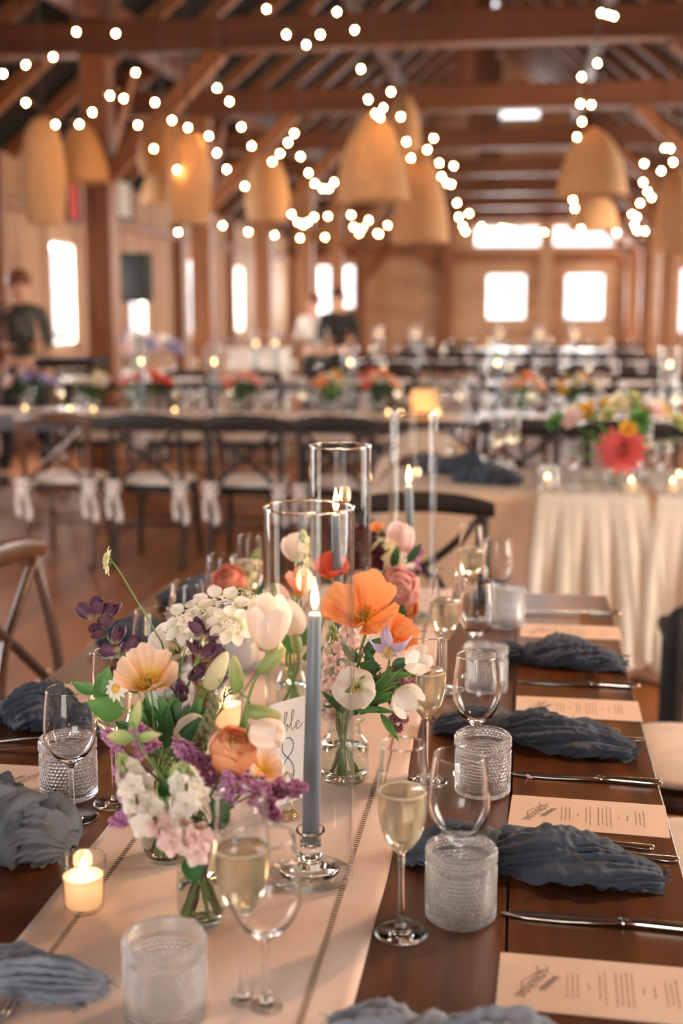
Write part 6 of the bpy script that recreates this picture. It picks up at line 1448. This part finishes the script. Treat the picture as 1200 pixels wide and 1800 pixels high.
b.grid(lambda u, v: (Vector((lx + s*(max(-1, min(1, 1.4*math.cos(2*PI*v)))), 8.4 + s*(max(-1, min(1, 1.4*math.sin(2*PI*v)))), CLOTHZ + 0.002 + 0.19*u)), u), 2, 32, cv=True)
obj('paper_shade', b, M_paper, t, smooth=False); obj('candle', MB().lathe([(0, 0.002), (0.03, 0.002), (0.03, 0.07), (0, 0.07)], 16, Matrix.Translation((lx, 8.4, CLOTHZ))), M_wax, t)
flame_light((lx, 8.4, CLOTHZ+0.1), 0.4)
nap('dark napkin on the clothed table beside the draped chair', 21, (-0.50, 5.62), (-0.08, 5.55), z=CLOTHZ, fat=1.6)
nap('dark napkin on the clothed table near the glasses', 22, (-0.30, 5.32), (0.0, 5.28), z=CLOTHZ, fat=1.3)

# white round table, bar cabinet and loudspeaker along the window wall
cloth_round('white-clothed round table with flowers by the window wall', (-4.3, 13.65), 0.7, M_wcloth)
bouquet('white and blue bouquet heaped on the white round table', (-4.3, 13.6, CLOTHZ), [P_WHITE, P_LAV, P_WHITE, P_PALEPINK], rb, 0.5, 0.3, 16, 0.13, 0.07)
t = thing('bar_cabinet', 'white bar cabinet between two timber posts', 'cabinet', (-3.05, 14.3, 0)); M_wpaint = plain('white_paint', sc(232, 222, 212), 0.5, var=0.03)
obj('body', MB().box((-3.05, 14.3, 0.5), (0.62, 0.5, 1.0)), M_wpaint, t, smooth=False, bevel=0.01); obj('counter_top', MB().box((-3.05, 14.3, 1.02), (0.7, 0.58, 0.04)), M_wpaint, t, smooth=False, bevel=0.008)
for x in (-3.2, -2.9): obj('door', MB().box((x, 14.035, 0.48), (0.27, 0.02, 0.8)), M_wpaint, t, smooth=False, bevel=0.005)
sp = (-4.1453, 13.2, 1.8133)
t = thing('loudspeaker', 'black loudspeaker on a stand before the window wall', 'loudspeaker', (sp[0], 13.2, sp[2]))
obj('speaker_box', MB().box((sp[0], 13.2, sp[2]), (0.28, 0.3, 0.52)), M_black, t, bevel=0.02)
obj('grille', MB().box((sp[0]-0.0, 13.045, sp[2]), (0.25, 0.012, 0.48)), plain('speaker_grille', sc(34, 34, 36), 0.6), t, bevel=0.004)
t = thing('speaker_stand', 'black tripod stand under the loudspeaker', 'stand', (sp[0], 13.2, 0))
obj('pole', MB().tube([(sp[0], 13.2, 0.25), (sp[0], 13.2, sp[2]-0.262)], 0.018, 10), M_black, t)
for k in range(3): a = k*2.094 + 0.5; obj('leg', MB().tube([(sp[0], 13.2, 0.62), (sp[0]+0.42*math.cos(a), 13.2+0.42*math.sin(a), 0.012)], 0.012, 8), M_black, t)
t = thing('mixing_desk', 'dark mixing desk on legs in front of the musician', 'mixing desk', (-3.62, 9.75, 0))
obj('desk_top', MB().box((-3.62, 9.75, 1.06), (0.5, 0.4, 0.07)), M_black, t, smooth=False, bevel=0.01)
for x in (-3.82, -3.42):
    for y in (9.6, 9.9): obj('leg', MB().tube([(x, y, 0), (x, y, 1.03)], 0.016, 8), M_black, t)
# framed pictures on the plank wall over the window wall
for k, (px, py, w, h, mat, lab) in enumerate(((70, 345, 0.34, 0.42, M_grey, 'grey framed picture high on the window wall'), (118, 350, 0.26, 0.5, P_RED, 'reddish framed picture beside the grey one'), (213, 350, 0.42, 0.5, M_frame, 'pale framed board between the tall post and the loudspeaker'))):
    x = XL + 0.22
    y = -2229*(abs(XL)-0.2)/(px-925)*0.985
    z = 1.5 + (540-py)/2229*y
    t = thing('framed_picture', lab, 'picture', (x, y, z))
    obj('picture_board', MB().box((x, y, z), (0.02, w*1.6, h)), mat, t, smooth=False); b = MB()
    for s in (-1, 1): b.box((x+0.012, y+s*w*0.8, z), (0.03, 0.04, h+0.04)); b.box((x+0.012, y, z+s*h/2), (0.03, w*1.6, 0.04))
    obj('picture_frame', b, M_chair_dark, t, smooth=False)

# ---------------------------------------------------------------- people far back
M_skin = plain('skin', sc(214, 160, 130), 0.55, var=0.04)
def skel(name, chains, mat, parent, sub=1):
    """one continuous skinned surface; chains share points that coincide"""
    vs, ed, rad, ix = [], [], [], {}
    o_ = ORG[parent.name]
    for ch in chains:
        prev = None
        for p, r in ch:
            k = tuple(round(c, 4) for c in p)
            if k not in ix: ix[k] = len(vs); vs.append(Vector(p) - o_); rad.append(r)
            if prev is not None and prev != ix[k]: ed.append((prev, ix[k]))
            prev = ix[k]
    me = bpy.data.meshes.new(name); me.from_pydata([tuple(v) for v in vs], ed, [])
    o = bpy.data.objects.new(name, me); COL.objects.link(o); o.parent = parent; ORG[o.name] = o_
    m = o.modifiers.new('skin', 'SKIN'); m.use_smooth_shade = True
    sk = me.skin_vertices[0].data if me.skin_vertices else None
    if sk:
        for i, r in enumerate(rad): sk[i].radius = (r, r) if not isinstance(r, tuple) else r
        sk[0].use_root = True
    s = o.modifiers.new('subsurf', 'SUBSURF'); s.levels = s.render_levels = sub
    me.materials.append(mat); return o
def person(label, x, y, rz, shirt, trousers, hairmat, stance=0.1, arm='down', h=1.74):
    t = thing('person', label, 'person', (x, y, 0)); c, s = math.cos(rz), math.sin(rz); k = h/1.74
    def W(px, py, pz): return (x + k*(px*c - py*s), y + k*(px*s + py*c), k*pz)
    hip = W(0, 0, 0.94); ch = W(0, 0.01, 1.28); nk = W(0, 0.0, 1.47)
    def arm_pts(sg):
        if arm == 'down': return [(W(sg*0.17, 0, 1.41), 0.05), (W(sg*0.23, 0, 1.14), 0.042), (W(sg*0.24, -0.06, 0.90), 0.034)], W(sg*0.245, -0.08, 0.82)
        return [(W(sg*0.17, 0, 1.41), 0.05), (W(sg*0.22, -0.04, 1.16), 0.042), (W(sg*0.14, -0.27, 1.14), 0.034)], W(sg*0.11, -0.34, 1.14)
    body = [[(hip, 0.11), (W(0, 0, 1.1), 0.10), (ch, 0.12), (W(0, 0, 1.42), 0.085), (nk, 0.052), (W(0, -0.01, 1.53), 0.058), (W(0, -0.02, 1.62), 0.088), (W(0, -0.005, 1.70), 0.066)]]
    for sg in (-1, 1):
        ap, hand = arm_pts(sg); body.append([(W(0, 0, 1.42), 0.085)] + ap + [(hand, 0.026)])
        hd = Vector(hand); d = (hd - Vector(ap[-1][0])).normalized()
        for f in range(4): sp_ = Vector((c, s, 0))*(f-1.5)*0.019; body.append([(hand, 0.026), (tuple(hd + sp_ + d*0.045), 0.009), (tuple(hd + sp_*1.1 + d*(0.085 - 0.008*abs(f-1.2))), 0.007)])
        body.append([(hand, 0.026), (tuple(hd + Vector((c, s, 0))*(-sg*0.04) + d*0.02), 0.010), (tuple(hd + Vector((c, s, 0))*(-sg*0.05) + d*0.05), 0.008)])
        body.append([(hip, 0.11), (W(sg*0.09, 0, 0.84), 0.085), (W(sg*(0.1+stance*0.5), 0.0, 0.50), 0.055), (W(sg*(0.1+stance), 0.03, 0.09), 0.036), (W(sg*(0.1+stance), -0.10, 0.035), 0.03)])
    skel('body', body, M_skin, t)
    tr = [[(W(0, 0, 1.02), 0.125), (W(0, 0, 0.93), 0.13)]]
    for sg in (-1, 1): tr.append([(W(0, 0, 0.93), 0.13), (W(sg*0.09, 0, 0.83), 0.102), (W(sg*(0.1+stance*0.5), 0, 0.50), 0.076), (W(sg*(0.1+stance), 0.03, 0.10), 0.062)])
    skel('trousers', tr, trousers, t)
    shp = [[(W(0, 0, 0.98), 0.13), (W(0, 0, 1.12), 0.125), (W(0, 0.01, 1.28), 0.14), (W(0, 0, 1.41), 0.105), (W(0, 0, 1.465), 0.062)]]
    for sg in (-1, 1): ap, hand = arm_pts(sg); shp.append([(W(0, 0, 1.41), 0.105)] + [(p, r+0.016) for p, r in ap])
    skel('shirt', shp, shirt, t)
    obj('hair', MB().ball(W(0, 0.015, 1.67), (0.098*k, 0.105*k, 0.088*k), 16, 10), hairmat, t)
    fc = MB()
    for sg in (-1, 1): fc.ball(W(sg*0.033, -0.098, 1.63), 0.009, 8, 6)
    obj('eyes', fc, M_black, t)
    obj('nose', MB().ball(W(0, -0.112, 1.60), (0.012, 0.016, 0.02), 8, 6), M_skin, t)
    obj('mouth', MB().ball(W(0, -0.098, 1.56), (0.024, 0.008, 0.006), 8, 6), plain('lips', sc(176, 96, 88), 0.5), t)
    for sg in (-1, 1):
        obj('ear', MB().ball(W(sg*0.09, 0.0, 1.615), (0.012, 0.018, 0.028), 8, 6), M_skin, t)
        obj('shoe', MB().ball(W(sg*(0.1+stance), -0.05, 0.045), (0.052, 0.135, 0.045), 12, 8, Matrix.Rotation(rz, 4, 'Z')), M_black, t)
    return t
M_hair = plain('dark_hair', sc(60, 38, 28), 0.6); M_hair2 = plain('reddish_hair', sc(116, 64, 44), 0.6)
M_wshirt = plain('white_shirt', sc(216, 208, 200), 0.8); M_bshirt = plain('black_shirt', sc(34, 32, 34), 0.8); M_ptn = plain('patterned_shirt', sc(70, 68, 64), 0.8, var=0.9, scale=9)
person('person in dark clothes standing with hands in front, taller of the two mid-hall', (-2.2283, 15, 1.0954)[0], 15.0, 0.2, M_bshirt, M_bshirt, M_hair, 0.05, 'fwd', 1.72)
person('person in white shirt and black trousers standing beside the one in black', (-2.6271, 15.6, 1.0781)[0], 15.6, -0.5, M_wshirt, M_bshirt, M_hair2, 0.06, 'fwd', 1.66)
person('person in a patterned black and grey shirt behind the mixing desk', (-4.2275, 10.2, 1.4051)[0], 10.2, 0.4, M_ptn, M_bshirt, M_hair2, 0.08, 'fwd', 1.8)
# chairs at the farther rows
for i, (x, y, rz) in enumerate([(x, 11.95, 0) for x in (-4.3, -3.2, -2.5, -1.8, -1.2, -0.2, 0.4, 1.0, 1.6)] + [(x, 13.5, PI) for x in (-2.2, -1.4, 0.0, 0.7, 1.4)] + [(x, 16.6, 0) for x in (-2.2, -1.6, -1.0, -0.4, 0.2, 0.8, 1.4)] + [(x, 21.6, 0) for x in (-1.8, -1.1, -0.4, 0.3, 1.0, 1.7)]):
    lab = {11.95: 'chair in the second row of tables, its back to the camera', 13.5: 'chair in the second row of tables, facing the camera', 16.6: 'chair at the table before the double doors, back to the camera', 21.6: 'chair at the farthest table'}[y]
    g = {11.95: 'chairs of the second row', 13.5: 'chairs facing the camera in the second row', 16.6: 'chairs before the double doors', 21.6: 'chairs at the farthest table'}[y]
    dup(chair_d, lab, (x, y, 0), rz, g); dup(cush, 'white cushion on a ' + lab, (x, y, SEAT), rz, 'cushions of the ' + g)
for o in COL.objects:
    if o.get('label') == 'dark cross-back chair behind the dahlia bouquet, back to the camera': o['group'] = 'dark chairs behind the dahlia bouquet'
    if o.get('label') == 'white cushion on a dark chair behind the dahlia bouquet': o['group'] = 'cushions behind the dahlia bouquet'
    if o.get('label') == 'dark chair on the far side of the long back table, facing the camera': o['group'] = 'chairs on the far side of the long back table'
    if o.get('label') == 'white cushion on a chair on the far side of the long back table': o['group'] = 'cushions on the far side of the long back table'

bpy.context.view_layer.update()
